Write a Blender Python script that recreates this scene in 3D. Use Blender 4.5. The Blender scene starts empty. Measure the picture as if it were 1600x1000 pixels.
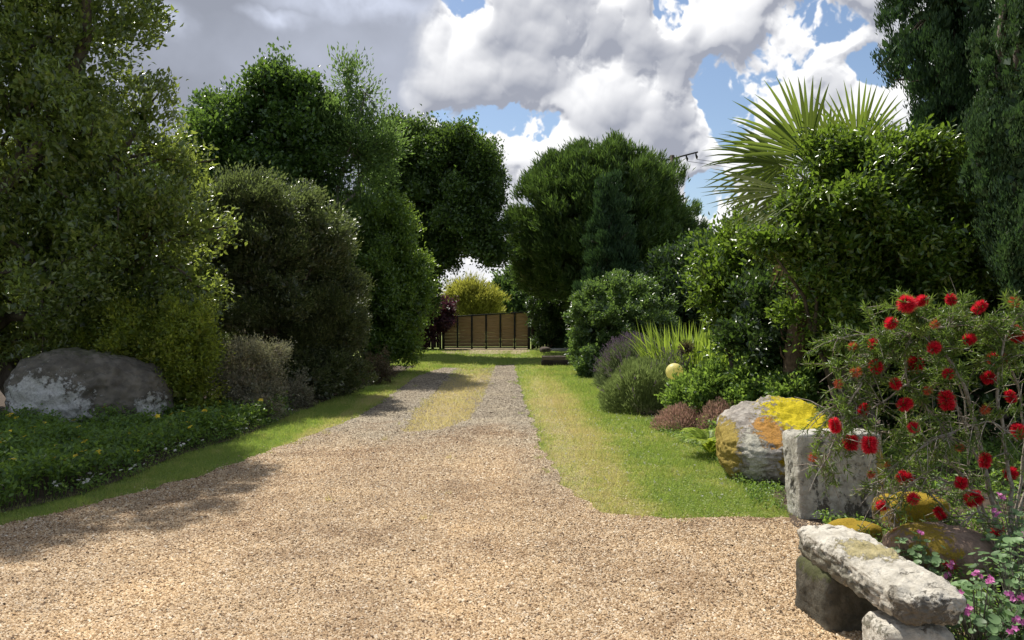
import bpy, math, random
import numpy as np
from mathutils import Vector, noise as mnoise
from mathutils.geometry import tessellate_polygon

S = bpy.context.scene
COL = S.collection
# ------------------------------------------------------------------ camera
EYE, F = 1.6, 1232.0
cam_data = bpy.data.cameras.new("camera")
cam = bpy.data.objects.new("camera", cam_data)
COL.objects.link(cam)
cam.location = (0, 0, EYE)
cam.rotation_euler = (math.radians(90 - 0.465), 0, 0)
cam_data.sensor_width = 36
cam_data.lens = 36 * F / 1600
cam_data.clip_start = 0.05
cam_data.clip_end = 2000
S.camera = cam
S.render.resolution_x, S.render.resolution_y = 1024, 640
S.view_settings.view_transform = 'Standard'
S.view_settings.look = 'None'
S.view_settings.exposure = 0.42
S.view_settings.gamma = 1
S.cycles.use_denoising = True
S.cycles.max_bounces = 6
S.cycles.diffuse_bounces = 3
S.cycles.glossy_bounces = 2
S.cycles.transmission_bounces = 4
S.cycles.sample_clamp_indirect = 6

SUN_AZ, SUN_EL = math.radians(-34), math.radians(57)     # azimuth from +Y towards +X
SUN = Vector((math.sin(SUN_AZ) * math.cos(SUN_EL), math.cos(SUN_AZ) * math.cos(SUN_EL), math.sin(SUN_EL)))
sl = bpy.data.lights.new("sun", 'SUN')
sl.energy = 5.0
sl.angle = math.radians(0.5)
sl.color = (1.0, 0.95, 0.86)
so = bpy.data.objects.new("sun", sl)
COL.objects.link(so)
so.location = (0, 0, 30)
so.rotation_euler = SUN.to_track_quat('Z', 'Y').to_euler()


def at(px, py, Y):
    """the point at depth Y that stands at photograph pixel (px, py)"""
    return Vector(((px - 800) / F * Y, Y, EYE - (py - 490) / F * Y))


# ------------------------------------------------------------------ node helper
class NT:
    def __init__(self, tree):
        self.t = tree
        tree.nodes.clear()

    def n(self, kind, props=None, **inp):
        nd = self.t.nodes.new(kind)
        for k, v in (props or {}).items():
            setattr(nd, k, v)
        for k, v in inp.items():
            key = int(k[1:]) if k[0] == 'i' and k[1:].isdigit() else k.replace('_', ' ')
            self.set(nd.inputs[key], v)
        return nd

    def set(self, sock, v):
        if hasattr(v, 'is_output'):
            self.t.links.new(v, sock)
        elif hasattr(v, 'outputs'):
            self.t.links.new(v.outputs[0], sock)
        else:
            if sock.type == 'RGBA' and len(v) == 3:
                v = (*v, 1)
            sock.default_value = v

    def m(self, op, a, b=0.0, c=None, clamp=False):
        nd = self.t.nodes.new('ShaderNodeMath')
        nd.operation = op
        nd.use_clamp = clamp
        self.set(nd.inputs[0], a)
        self.set(nd.inputs[1], b)
        if c is not None:
            self.set(nd.inputs[2], c)
        return nd.outputs[0]

    def v(self, op, a, b=(0, 0, 0)):
        nd = self.t.nodes.new('ShaderNodeVectorMath')
        nd.operation = op
        self.set(nd.inputs[0], a)
        self.set(nd.inputs[1], b)
        return nd.outputs['Value'] if op in ('LENGTH', 'DOT_PRODUCT', 'DISTANCE') else nd.outputs[0]

    def ss(self, x, lo, hi, a=0.0, b=1.0):
        nd = self.n('ShaderNodeMapRange', {'interpolation_type': 'SMOOTHSTEP'}, i0=x, i1=lo, i2=hi, i3=a, i4=b)
        return nd.outputs[0]

    def mix(self, f, a, b, mode='MIX'):
        nd = self.t.nodes.new('ShaderNodeMix')
        nd.data_type = 'RGBA'
        nd.blend_type = mode
        self.set(nd.inputs[0], f)
        self.set(nd.inputs[6], a)
        self.set(nd.inputs[7], b)
        return nd.outputs[2]

    def noise(self, vec, scale, detail=4, rough=.5, dist=0, out='Fac'):
        return self.n('ShaderNodeTexNoise', None, Vector=vec, Scale=scale, Detail=detail, Roughness=rough, Distortion=dist).outputs[out]

    def ramp(self, f, stops):
        nd = self.t.nodes.new('ShaderNodeValToRGB')
        cr = nd.color_ramp
        while len(cr.elements) < len(stops):
            cr.elements.new(0.5)
        for e, (p, c) in zip(cr.elements, stops):
            e.position = p
            e.color = (*c, 1)
        self.set(nd.inputs[0], f)
        return nd.outputs[0]


# ------------------------------------------------------------------ sky
world = bpy.data.worlds.new("World")
S.world = world
world.use_nodes = True


def perlin(x, y, seed):
    r = np.random.default_rng(seed)
    tab = r.random((256, 256)).astype(np.float32) * 6.2831853
    gx, gy = np.cos(tab), np.sin(tab)
    xi, yi = np.floor(x).astype(np.int32), np.floor(y).astype(np.int32)
    fx, fy = (x - xi).astype(np.float32), (y - yi).astype(np.float32)
    u, v = fx * fx * fx * (fx * (fx * 6 - 15) + 10), fy * fy * fy * (fy * (fy * 6 - 15) + 10)
    x0, y0, x1, y1 = xi & 255, yi & 255, (xi + 1) & 255, (yi + 1) & 255

    def gd(a, b, dx, dy):
        return gx[a, b] * dx + gy[a, b] * dy
    n0 = gd(x0, y0, fx, fy) * (1 - u) + gd(x1, y0, fx - 1, fy) * u
    n1 = gd(x0, y1, fx, fy - 1) * (1 - u) + gd(x1, y1, fx - 1, fy - 1) * u
    return (n0 * (1 - v) + n1 * v) * 1.5


def fbm(x, y, size, octs, seed, gain=.5):
    a, s, o = 1.0, 0.0, 0.0
    for i in range(octs):
        o = o + a * perlin(x / size + 7.3 * i, y / size + 3.1 * i, seed + i)
        s += a
        a *= gain
        size *= .5
    return o / s


def bumps(x, y, size, seed):
    """round heads packed together with creases between them"""
    r = np.random.default_rng(seed)
    tx, ty, th = [r.random((64, 64)).astype(np.float32) for _ in range(3)]
    gx, gy = x / size, y / size
    xi, yi = np.floor(gx).astype(np.int32), np.floor(gy).astype(np.int32)
    best = np.full(x.shape, -1.0, np.float32)
    for i in (-1, 0, 1):
        for j in (-1, 0, 1):
            a, b = (xi + i) & 63, (yi + j) & 63
            dx, dy = xi + i + tx[a, b] - gx, yi + j + ty[a, b] - gy
            best = np.maximum(best, 1 - (dx * dx + dy * dy) * 1.1 + (th[a, b] - .5) * .6)
    return np.clip(best, -.2, 1.3)


def sstep(x, a, b):
    t = np.clip((x - a) / (b - a), 0, 1)
    return t * t * (3 - 2 * t)


def blur(a, n):
    for ax in (0, 1):
        for _ in range(2):
            c = np.cumsum(np.pad(a, [(n + 1, n) if k == ax else (0, 0) for k in (0, 1)], mode='edge'), axis=ax)
            a = (np.take(c, range(2 * n + 1, c.shape[ax]), ax) - np.take(c, range(0, c.shape[ax] - 2 * n - 1), ax)) / (2 * n + 1)
    return a


def cloud_map(az, el, step):
    """cloud colour and cover for directions; az, el in radians; rows run upwards, step radians apart"""
    K = 1232.0
    x, y = (az * K).astype(np.float32), (-el * K).astype(np.float32)     # about photograph pixels from the horizon ahead
    k = K * step
    wx, wy = fbm(x, y, 90, 5, 11, .55), fbm(x, y, 90, 5, 31, .55)
    X, Y = x + 22 * wx, y + 22 * wy
    b1, b2, b3, b4 = bumps(X, Y, 150, 1), bumps(X, Y, 74, 2), bumps(X, Y, 36, 3), bumps(X, Y, 17, 4)
    H = (b1 + .55 * b2 + .30 * b3 + .14 * b4) / 1.99
    soft = fbm(X, Y, 60, 5, 51, .6)
    cov = np.full_like(x, -.10)
    LOBES = [
        # px, py, rx, ry, weight
        (860, 40, 190, 80, .5), (790, 130, 110, 70, .5), (930, 110, 120, 80, .5), (1000, 240, 150, 60, .55), (900, 260, 80, 40, .4), (1085, 90, 70, 70, .45),
        (1165, 40, 70, 65, .55), (1170, 110, 40, 34, .3), (1278, 105, 62, 50, .75), (1215, 150, 50, 34, .5), (1310, 160, 100, 40, .5), (1345, 20, 50, 40, .35), (1390, 60, 50, 50, .4), (790, 240, 70, 28, .55), (725, 225, 40, 30, .35),
        (730, 440, 160, 44, .6), (1130, 360, 50, 50, .5), (1060, 200, 50, 80, .5), (1250, 300, 220, 60, .5), (690, 60, 60, 120, .6), (1090, 250, 40, 30, .5),
        (755, 190, 95, 26, -1.3), (835, 200, 34, 26, -1.0), (1140, 160, 44, 66, -1.5), (1112, 110, 30, 30, -.8), (1115, 305, 36, 50, -1.5), (1236, 50, 50, 56, -1.6),
        (722, 0, 36, 34, -1.5), (1368, 100, 56, 30, -1.3), (1046, 8, 26, 38, -1.2), (1195, 110, 28, 40, -1.0), (1300, 36, 60, 24, -1.1),
    ]
    for px, py, rx, ry, w in LOBES:
        a = math.atan((px - 800) / K)
        lx, ly = a * K, -math.atan((490 - py) / K * math.cos(a)) * K
        q = np.hypot((x + 30 * wx - lx) / rx, (y + 30 * wy - ly) / ry)
        cov += w * sstep(q, 1.5, .2)
    cov = .40 * np.tanh(cov / .40)
    T = cov + .05 + 1.05 * (H - .47) + .62 * soft + .26 * fbm(X, Y, 22, 4, 61, .6)
    alpha = sstep(T, -.02, .11 + .09 * (fbm(x, y, 200, 3, 7) + .3))
    # the heads swell towards the eye; light falls from above and a little from the left
    Z = np.minimum(T, .55) * 1.0 + .55 * b1 + .36 * b2 + .16 * b3 + .055 * b4

    def up(a, d):
        return np.roll(np.roll(a, -max(1, int(round(d / k))), 0), int(round(.35 * d / k)), 1)
    Zs, Zm = blur(Z, int(16 / k)), blur(Z, max(1, int(5 / k)))
    sl = (up(Zs, 34) - Zs) * .62 + (up(Zm, 12) - Zm) * .95 + (up(Z, 5) - Z) * .85
    b = .76 - 1.45 * sl
    b -= .36 * sstep(blur(T, int(22 / k)), .18, .62)                  # thick cores let less through
    b += .36 * (1 - sstep(T, .0, .34))                               # thin edges glow
    b += .10 * soft + .42 * fbm(x, y, 230, 3, 91)
    b = np.maximum(b, (.82 + .15 * soft) * sstep(y, -170, -60))
    t = np.clip(b, 0, 1)[..., None] ** 1.15
    col = np.array([.335, .355, .42]) * (1 - t) + np.array([.96, .96, .97]) * t
    # the even grey sheet on the left
    lx, ly = math.atan(-430 / K) * K, -.33 * K
    st = sstep(np.hypot((x + 60 * wx - lx) / 400, (y + 40 * wy - ly) / 420), 1.3, .8) * sstep(x + 40 * wx + 50 * (b1 - .4), -85, -140)
    sh = .365 + .20 * fbm(x, y * 1.5, 330, 5, 121, .45) + .03 * soft
    spot = np.zeros_like(x)
    for px, py, rx, ry in ((560, 5, 200, 26), (430, 30, 60, 16), (520, 215, 60, 26), (240, 20, 60, 30), (575, 195, 30, 26)):
        a = math.atan((px - 800) / K)
        q = np.hypot((x + 40 * wx - a * K) / rx, (y + 30 * wy + math.atan((490 - py) / K * math.cos(a)) * K) / ry)
        spot = np.maximum(spot, sstep(q + .5 * soft, 1.3, .1))
    sh = sh + .34 * spot * (.7 + .6 * soft)
    sc = np.clip(sh, .33, .92)[..., None] * np.array([.90, .97, 1.16])
    col = col * (1 - st[..., None]) + sc * st[..., None]
    return col, np.maximum(alpha, st)


def build_sky():
    A0, E0, st = math.radians(46), math.radians(40), .9e-3
    az = np.arange(-A0, A0, st)
    el = np.arange(-.03, E0, st)
    A, E = np.meshgrid(az, el)
    col, al = cloud_map(A, E, st)
    h, w = al.shape
    img = bpy.data.images.new('clouds', w, h, alpha=True, float_buffer=True)
    img.colorspace_settings.name = 'Non-Color'
    img.alpha_mode = 'CHANNEL_PACKED'
    img.pixels.foreach_set(np.concatenate([np.clip(col, 0, 1), al[..., None]], -1).astype(np.float32).ravel())
    img.update()
    world.cycles.sampling_method = 'MANUAL'
    world.cycles.sample_map_resolution = 512
    g = NT(world.node_tree)
    d = g.n('ShaderNodeTexCoord').outputs['Generated']
    sky = g.n('ShaderNodeTexSky', {'sky_type': 'NISHITA', 'sun_disc': False, 'sun_elevation': SUN_EL,
                                   'sun_rotation': SUN_AZ, 'altitude': 50, 'air_density': 1.0,
                                   'dust_density': 0.6, 'ozone_density': 2.0})
    blue = g.n('ShaderNodeBackground', None, Color=g.mix(1.0, sky.outputs[0], (0.98, 0.95, 0.93), 'MULTIPLY'), Strength=0.098)
    x = g.n('ShaderNodeSeparateXYZ', None, Vector=d)
    a = g.m('ARCTAN2', x.outputs['X'], x.outputs['Y'])
    e = g.m('ARCSINE', x.outputs['Z'])
    u = g.m('ADD', g.m('MULTIPLY', a, 1 / (w * st)), A0 / (w * st))
    v = g.m('MULTIPLY', g.m('ADD', e, .03), 1 / (h * st))
    tex = g.n('ShaderNodeTexImage', {'image': img, 'extension': 'EXTEND', 'interpolation': 'Linear'},
              Vector=g.n('ShaderNodeCombineXYZ', None, X=u, Y=v, Z=0.0))
    # the rest of the sky: broken cloud
    n = g.noise(d, 4.0, 5, .6)
    al2 = g.ss(n, .42, .58)
    col2 = g.ramp(n, [(.42, (.92, .92, .94)), (.6, (.62, .64, .69)), (.75, (.42, .44, .50))])
    k = g.m('MULTIPLY', g.ss(g.m('ABSOLUTE', a), A0 - .02, A0 - .16), g.ss(e, E0 - .02, E0 - .14))
    alpha = g.m('ADD', g.m('MULTIPLY', tex.outputs['Alpha'], k), g.m('MULTIPLY', al2, g.m('SUBTRACT', 1.0, k)))
    cl = g.n('ShaderNodeBackground', None, Color=g.mix(k, col2, tex.outputs['Color']), Strength=0.84)
    g.n('ShaderNodeOutputWorld', None, Surface=g.n('ShaderNodeMixShader', None, i0=alpha, i1=blue, i2=cl))


build_sky()


# ------------------------------------------------------------------ materials
def new_mat(name):
    m = bpy.data.materials.new(name)
    m.use_nodes = True
    return m, NT(m.node_tree)


def leaf_mat(name, a, b, glow, tr=.38, rough=.42, spec=.5, tone=None):
    """a, b: leaf colours picked per leaf; tone: colour some whole clumps take; glow: colour light takes through the leaf"""
    m, g = new_mat(name)
    r = g.n('ShaderNodeAttribute', {'attribute_name': 'rnd'}).outputs['Fac']
    t = g.n('ShaderNodeAttribute', {'attribute_name': 'tone'}).outputs['Fac']
    c = g.mix(r, a, b)
    if tone:
        c = g.mix(g.ss(t, .45, .95), c, tone)
    c = g.mix(1.0, c, g.ramp(r, [(0, (.65, .65, .65)), (1, (1.25, 1.25, 1.25))]), 'MULTIPLY')
    p = g.n('ShaderNodeBsdfPrincipled', None, Base_Color=c, Roughness=rough, Specular_IOR_Level=spec)
    tl = g.n('ShaderNodeBsdfTranslucent', None, Color=g.mix(1.0, glow, g.ramp(r, [(0, (.6, .6, .6)), (1, (1.2, 1.2, 1.1))]), 'MULTIPLY'))
    mx = g.n('ShaderNodeMixShader', None, i0=tr, i1=p, i2=tl)
    g.n('ShaderNodeOutputMaterial', None, Surface=mx)
    return m


def simple_mat(name, a, b, scale=8, rough=.85, bump=.3, detail=6, spec=.3, stretch=(1, 1, 1), bscale=None):
    m, g = new_mat(name)
    pos = g.n('ShaderNodeTexCoord').outputs['Object']
    pos = g.v('MULTIPLY', pos, stretch)
    f = g.noise(pos, scale, detail, .6)
    c = g.mix(g.ss(f, .3, .7), a, b)
    bp = g.n('ShaderNodeBump', None, Strength=bump, Distance=.02, Height=g.noise(pos, bscale or scale * 3, 6, .65))
    p = g.n('ShaderNodeBsdfPrincipled', None, Base_Color=c, Roughness=rough, Specular_IOR_Level=spec, Normal=bp)
    g.n('ShaderNodeOutputMaterial', None, Surface=p)
    return m


BARK = simple_mat('bark', (.045, .034, .025), (.13, .105, .08), 14, .9, .6, stretch=(1, 1, .25))
BARK_GREY = simple_mat('grey_bark', (.10, .085, .07), (.27, .24, .20), 30, .85, .5)
BARK_PALE = simple_mat('pale_bark', (.20, .165, .13), (.42, .37, .31), 40, .85, .5)
SOIL = simple_mat('soil', (.035, .024, .016), (.085, .06, .042), 9, .95, .8)


# ------------------------------------------------------------------ mesh helpers
BASE = {}


def link(name, me, mat, parent=None, smooth=False):
    o = bpy.data.objects.new(name, me)
    COL.objects.link(o)
    if mat is not None:
        for mm in (mat if isinstance(mat, (list, tuple)) else [mat]):
            me.materials.append(mm)
    if parent is not None:
        o.parent = parent
    if smooth:
        me.polygons.foreach_set('use_smooth', np.ones(len(me.polygons), bool))
    return o


def tag(o, label=None, cat=None, group=None, kind=None):
    for k, v in (('label', label), ('category', cat), ('group', group), ('kind', kind)):
        if v:
            o[k] = v
    return o


def thing(name, label, cat, loc, group=None):
    o = bpy.data.objects.new(name, None)
    o.empty_display_size = .1
    COL.objects.link(o)
    o.location = loc
    BASE[o.name] = Vector(loc)
    return tag(o, label, cat, group)


def base_of(parent):
    while parent is not None and parent.name not in BASE:
        parent = parent.parent
    return np.array(BASE[parent.name]) if parent is not None else np.zeros(3)


def np_mesh(name, verts, loops, counts, attrs=None, parent=None):
    """mesh out of arrays; verts in world space"""
    me = bpy.data.meshes.new(name)
    v = np.asarray(verts, float).reshape(-1, 3) - base_of(parent)
    me.vertices.add(len(v))
    me.vertices.foreach_set('co', v.astype(np.float32).ravel())
    loops = np.asarray(loops, np.int32).ravel()
    counts = np.asarray(counts, np.int32)
    me.loops.add(len(loops))
    me.loops.foreach_set('vertex_index', loops)
    me.polygons.add(len(counts))
    starts = np.concatenate(([0], np.cumsum(counts)[:-1])).astype(np.int32)
    me.polygons.foreach_set('loop_start', starts)
    for k, a in (attrs or {}).items():
        at_ = me.attributes.new(k, 'FLOAT', 'FACE')
        at_.data.foreach_set('value', np.asarray(a, np.float32))
    me.update(calc_edges=True)
    return me


def nrm(a):
    return a / np.maximum(np.linalg.norm(a, axis=-1, keepdims=True), 1e-9)


class Leaves:
    """collects leaves and turns them into one mesh"""
    def __init__(self):
        self.V, self.Lp, self.C, self.R, self.T, self.n = [], [], [], [], [], 0

    def add(self, P, D, N, L, W, rnd, tone, shape=4, fold=.2, droop=.12):
        n = len(P)
        if n == 0:
            return
        L = np.broadcast_to(np.asarray(L, float).reshape(-1, 1), (n, 1))
        W = np.broadcast_to(np.asarray(W, float).reshape(-1, 1), (n, 1))
        D = nrm(D)
        Sd = nrm(np.cross(D, N))
        N = np.cross(Sd, D)
        if shape == 3:
            vs = [P - Sd * W * .5, P + Sd * W * .5, P + D * L - N * L * droop]
            faces = [(0, 1, 2)]
        elif shape == 4:
            mid = P + D * L * .45
            vs = [P, mid + Sd * W * .5 + N * W * fold, P + D * L - N * L * droop, mid - Sd * W * .5 + N * W * fold]
            faces = [(0, 1, 2), (0, 2, 3)]
        else:                                    # a longer outline for leaves seen close by
            a, b = P + D * L * .28, P + D * L * .68 - N * L * droop * .3
            tip = P + D * L - N * L * droop
            vs = [P, a + Sd * W * .45 + N * W * fold, b + Sd * W * .42 + N * W * fold, tip,
                  b - Sd * W * .42 + N * W * fold, a - Sd * W * .45 + N * W * fold, b]
            faces = [(0, 1, 2, 6), (6, 2, 3), (0, 6, 4, 5), (6, 3, 4)]
        k = len(vs)
        v = np.stack(vs, 1).reshape(-1, 3)
        idx = np.arange(n)[:, None] * k + self.n
        lp = np.concatenate([idx + np.array(f)[None] for f in faces], 1)
        self.V.append(v)
        self.Lp.append(lp.ravel())
        self.C.append(np.tile([len(f) for f in faces], n))
        self.R.append(np.repeat(rnd, len(faces)))
        self.T.append(np.repeat(np.broadcast_to(tone, (n,)), len(faces)))
        self.n += n * k

    def build(self, name, mat, parent=None):
        me = np_mesh(name, np.concatenate(self.V), np.concatenate(self.Lp), np.concatenate(self.C),
                     {'rnd': np.concatenate(self.R), 'tone': np.concatenate(self.T)}, parent)
        return link(name, me, mat, parent)


class Tubes:
    def __init__(self):
        self.V, self.Lp, self.C, self.n = [], [], [], 0

    def add(self, pts, rad, sides=6, cap=True):
        pts = np.asarray([tuple(p) for p in pts], float)
        rad = np.asarray(rad, float)
        t = nrm(np.gradient(pts, axis=0))
        ref = np.array([0, 0, 1.0]) if abs(t[0][2]) < .9 else np.array([1.0, 0, 0])
        u = nrm(np.cross(t, ref))
        w = np.cross(t, u)
        a = np.linspace(0, 2 * math.pi, sides, endpoint=False)
        ring = pts[:, None] + rad[:, None, None] * (np.cos(a)[None, :, None] * u[:, None] + np.sin(a)[None, :, None] * w[:, None])
        m = len(pts)
        self.V.append(ring.reshape(-1, 3))
        for i in range(m - 1):
            for j in range(sides):
                b = self.n
                self.Lp += [b + i * sides + j, b + i * sides + (j + 1) % sides, b + (i + 1) * sides + (j + 1) % sides, b + (i + 1) * sides + j]
                self.C.append(4)
        if cap:
            for i in (0, m - 1):
                r = [self.n + i * sides + j for j in range(sides)]
                self.Lp += r if i else r[::-1]
                self.C.append(sides)
        self.n += m * sides

    def build(self, name, mat, parent=None, smooth=True):
        me = np_mesh(name, np.concatenate(self.V), self.Lp, self.C, None, parent)
        return link(name, me, mat, parent, smooth)


def wobble(a, b, n, amp, rng):
    a, b = np.asarray(tuple(a), float), np.asarray(tuple(b), float)
    t = np.linspace(0, 1, n)[:, None]
    off = rng.normal(0, amp, (n, 3))
    off[0] = off[-1] = 0
    return a + (b - a) * t + off


def rdir(rng, n):
    return nrm(rng.normal(size=(n, 3)))


# ------------------------------------------------------------------ foliage
def lumps_of(blobs, rng, lumps, lr, drop=.14):
    out = []
    for c, r in blobs:
        c, r = np.asarray(tuple(c), float), np.asarray(r, float)
        k = lumps
        i = np.arange(k) + .5
        ph = np.arccos(1 - 2 * i / k)
        th = math.pi * (1 + 5 ** .5) * i + rng.uniform(0, 6)
        dr = np.stack([np.cos(th) * np.sin(ph), np.sin(th) * np.sin(ph), np.cos(ph)], 1) + rng.normal(0, .18, (k, 3))
        dr = nrm(dr)
        q = rng.uniform(lr[0], lr[1], k)
        for j in range(k):
            if rng.random() < drop:
                continue
            out.append((c + dr[j] * r * (1 - q[j] * rng.uniform(.25, .9)), r * q[j], c, np.prod(r * q[j]) ** (2 / 3)))
        out.append((c, r * .62, c, np.prod(r * .62) ** (2 / 3) * .55))
    return out


def crown(name, mat, parent, blobs, n, L, W, seed, clump=.18, per=30, up=.35, out=.6, rand=.7, lumps=12, lr=(.28, .45),
          shape=4, nup=.8, zmin=.02, droop=.12, fold=.2, tips=0.0, jit=.35, extra=None, core=.10, core_size=2.3, core_w=None, drop=.14):
    rng = np.random.default_rng(seed)
    Ls = lumps_of(blobs, rng, lumps, lr, drop)
    wt = np.array([l[3] for l in Ls])
    nc = max(4, int(n / per))
    pick = rng.choice(len(Ls), nc, p=wt / wt.sum())
    LC = np.array([l[0] for l in Ls])[pick]
    LR = np.array([l[1] for l in Ls])[pick]
    BC = np.array([l[2] for l in Ls])[pick]
    dr = nrm(rdir(rng, nc) + .55 * nrm(LC - BC + 1e-6))
    rad = rng.uniform(.30, 1.0, nc) ** .35
    C = LC + dr * LR * rad[:, None]
    if tips > 0:                                     # a few shoots stand out of the outline
        k = rng.random(nc) < tips
        C[k] += dr[k] * clump * rng.uniform(.5, 1.5, (k.sum(), 1)) + np.array([0, 0, clump * .4])
    O = nrm(C - BC + 1e-6)
    tone = rng.random(nc)
    idx = np.repeat(np.arange(nc), per)
    m = len(idx)
    P = C[idx] + rng.normal(0, 1, (m, 3)) * clump * np.array([.6, .6, .5])
    D = O[idx] * out + np.array([0, 0, up]) + rdir(rng, m) * rand
    N = np.array([0, 0, nup]) + rdir(rng, m) * .8 + O[idx] * .25
    rnd = rng.random(m)
    LL = L * rng.uniform(1 - jit, 1 + jit, m)
    WW = LL * (W / L) * rng.uniform(.8, 1.15, m)
    keep = P[:, 2] > zmin
    lv = Leaves()
    lv.add(P[keep], D[keep], N[keep], LL[keep], WW[keep], rnd[keep], tone[idx][keep], shape, fold, droop)
    if core:                                         # larger old leaves deep inside
        k = int(n * core)
        pk = rng.choice(len(Ls), k, p=wt / wt.sum())
        c0 = np.array([l[0] for l in Ls])[pk]
        r0 = np.array([l[1] for l in Ls])[pk]
        b0 = np.array([l[2] for l in Ls])[pk]
        Pk = c0 + (b0 - c0) * rng.uniform(0, .35, (k, 1)) + rdir(rng, k) * r0 * rng.uniform(0, .72, (k, 1))
        Pk[:, 2] = np.maximum(Pk[:, 2], L)
        lv.add(Pk, rdir(rng, k) + np.array([0, 0, up]), rdir(rng, k), L * core_size * rng.uniform(.7, 1.2, k), (core_w or W * 1.5) * core_size, rng.random(k), rng.random(k), 4, .15, .1)
    if extra:
        extra(lv, rng, C, O)
    o = lv.build(name, mat, parent)
    return o, Ls


def stems(name, mat, parent, base, r0, blobs, Ls, seed, fork=.45, n_twig=60, spread=.1, multi=1, limbs=None):
    """trunk, limbs to each mass of the crown and twigs to its lumps, tapered, as one body of wood"""
    rng = np.random.default_rng(seed)
    tb = Tubes()
    base = np.asarray(tuple(base), float)
    cs = np.array([tuple(b[0]) for b in blobs])[:limbs]
    top = cs.mean(0)
    for k in range(multi):
        b0 = base + (rng.normal(0, spread, 3) * np.array([1, 1, 0]) if k else 0)
        knee = b0 + (top - b0) * fork + rng.normal(0, spread, 3) * np.array([1, 1, 0])
        path = wobble(b0, knee, 6, r0 * .35, rng)
        tb.add(path, np.linspace(r0 * 1.15, r0 * .72, 6), 8)
        for i, c in enumerate(cs):
            if i % multi != k:
                continue
            pth = wobble(knee - (knee - b0) * .03, c, 6, np.linalg.norm(c - knee) * .04, rng)
            tb.add(pth, np.linspace(r0 * .6, r0 * .2, 6), 6)
    pick = rng.permutation(len(Ls))[:n_twig]
    for i in pick:
        lc, lr_, bc, _ = Ls[i]
        pth = wobble(bc, lc + (lc - bc) * .35, 5, np.linalg.norm(lc - bc) * .06, rng)
        tb.add(pth, np.linspace(r0 * .2, r0 * .04, 5), 5, False)
    return tb.build(name, mat, parent)


def B(px, py, Y, rx, ry, ry_depth=None):
    """an ellipsoid of foliage standing at depth Y"""
    s = Y / F
    return (at(px, py, Y), (rx * s, (ry_depth if ry_depth is not None else (rx + ry) / 2) * s, ry * s))


def tree(name, label, cat, base, blobs, mat, n, L, W, seed, r0=.12, bark=None, group=None, foliage='crown', wood='trunk', fork=.45,
         n_twig=60, multi=1, spread=.1, limbs=None, **kw):
    t = thing(name, label, cat, base, group)
    o, Ls = crown(foliage, mat, t, blobs, n, L, W, seed, **kw)
    stems(wood, bark or BARK, t, base, r0, blobs, Ls, seed + 1, fork, n_twig, spread, multi, limbs)
    return t


# ------------------------------------------------------------------ ground
def wavy(pts, step=.12, amp=.05, seed=0, freq=1.6):
    out = []
    m = len(pts)
    for i in range(m):
        a, b = Vector(pts[i]).to_3d(), Vector(pts[(i + 1) % m]).to_3d()
        L = (b - a).length
        k = max(1, int(L / max(step, L / 160)))
        nn = Vector((-(b - a).y, (b - a).x, 0)).normalized()
        for j in range(k):
            p = a.lerp(b, j / k)
            s = mnoise.noise(Vector((p.x * freq, p.y * freq, seed))) + .6 * mnoise.noise(Vector((p.x * freq * 4, p.y * freq * 4, seed + 9)))
            out.append(p + nn * s * amp)
    return out


def sheet(name, pts, z, mat):
    P = [Vector((p[0], p[1], 0)) for p in pts]
    tri = tessellate_polygon([P])
    v = np.array([(p.x, p.y, z) for p in P])
    lp = []
    for t in tri:
        a, b, c = t
        if (P[b] - P[a]).cross(P[c] - P[a]).z < 0:
            b, c = c, b
        lp += [a, b, c]
    me = np_mesh(name, v, lp, [3] * len(tri))
    o = link(name, me, mat)
    o['kind'] = 'structure'
    return o


def inside(P, poly):
    x, y = P[:, 0], P[:, 1]
    q = np.array([(p[0], p[1]) for p in poly])
    r = np.zeros(len(P), bool)
    j = len(q) - 1
    for i in range(len(q)):
        c = ((q[i, 1] > y) != (q[j, 1] > y)) & (x < (q[j, 0] - q[i, 0]) * (y - q[i, 1]) / (q[j, 1] - q[i, 1] + 1e-12) + q[i, 0])
        r ^= c
        j = i
    return r


def dryness(g, pos):
    """0 green .. 1 straw: dry verge along the wheel tracks, worn patches"""
    x = g.n('ShaderNodeSeparateXYZ', None, Vector=pos)
    X, Y = x.outputs['X'], x.outputs['Y']
    n1 = g.noise(pos, .55, 5, .6)
    n2 = g.noise(pos, 4.5, 7, .72)
    strip = g.m('MULTIPLY', g.ss(g.m('ABSOLUTE', g.m('ADD', X, 1.05)), 1.0, .3), g.ss(Y, 26, 17))
    verge = g.m('MULTIPLY', g.ss(g.m('ABSOLUTE', g.m('ADD', X, -.75)), .75, .1), g.ss(Y, 27, 13))
    lv = g.m('MULTIPLY', g.ss(g.m('ABSOLUTE', g.m('ADD', X, 2.55)), .35, .05), g.ss(Y, 27, 8))
    s = g.m('MAXIMUM', g.m('MULTIPLY', strip, .95), g.m('MULTIPLY', verge, .55))
    s = g.m('MAXIMUM', s, g.m('MULTIPLY', lv, .5))
    s = g.m('ADD', g.m('ADD', s, .08), g.m('MULTIPLY', g.m('SUBTRACT', n1, .5), 1.2))
    return g.m('ADD', s, g.m('MULTIPLY', g.m('SUBTRACT', n2, .5), 1.5), clamp=True)


GRASS_RAMP = [(0, (.215, .285, .075)), (.28, (.325, .350, .110)), (.58, (.44, .39, .21)), (1, (.50, .405, .265))]


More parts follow.
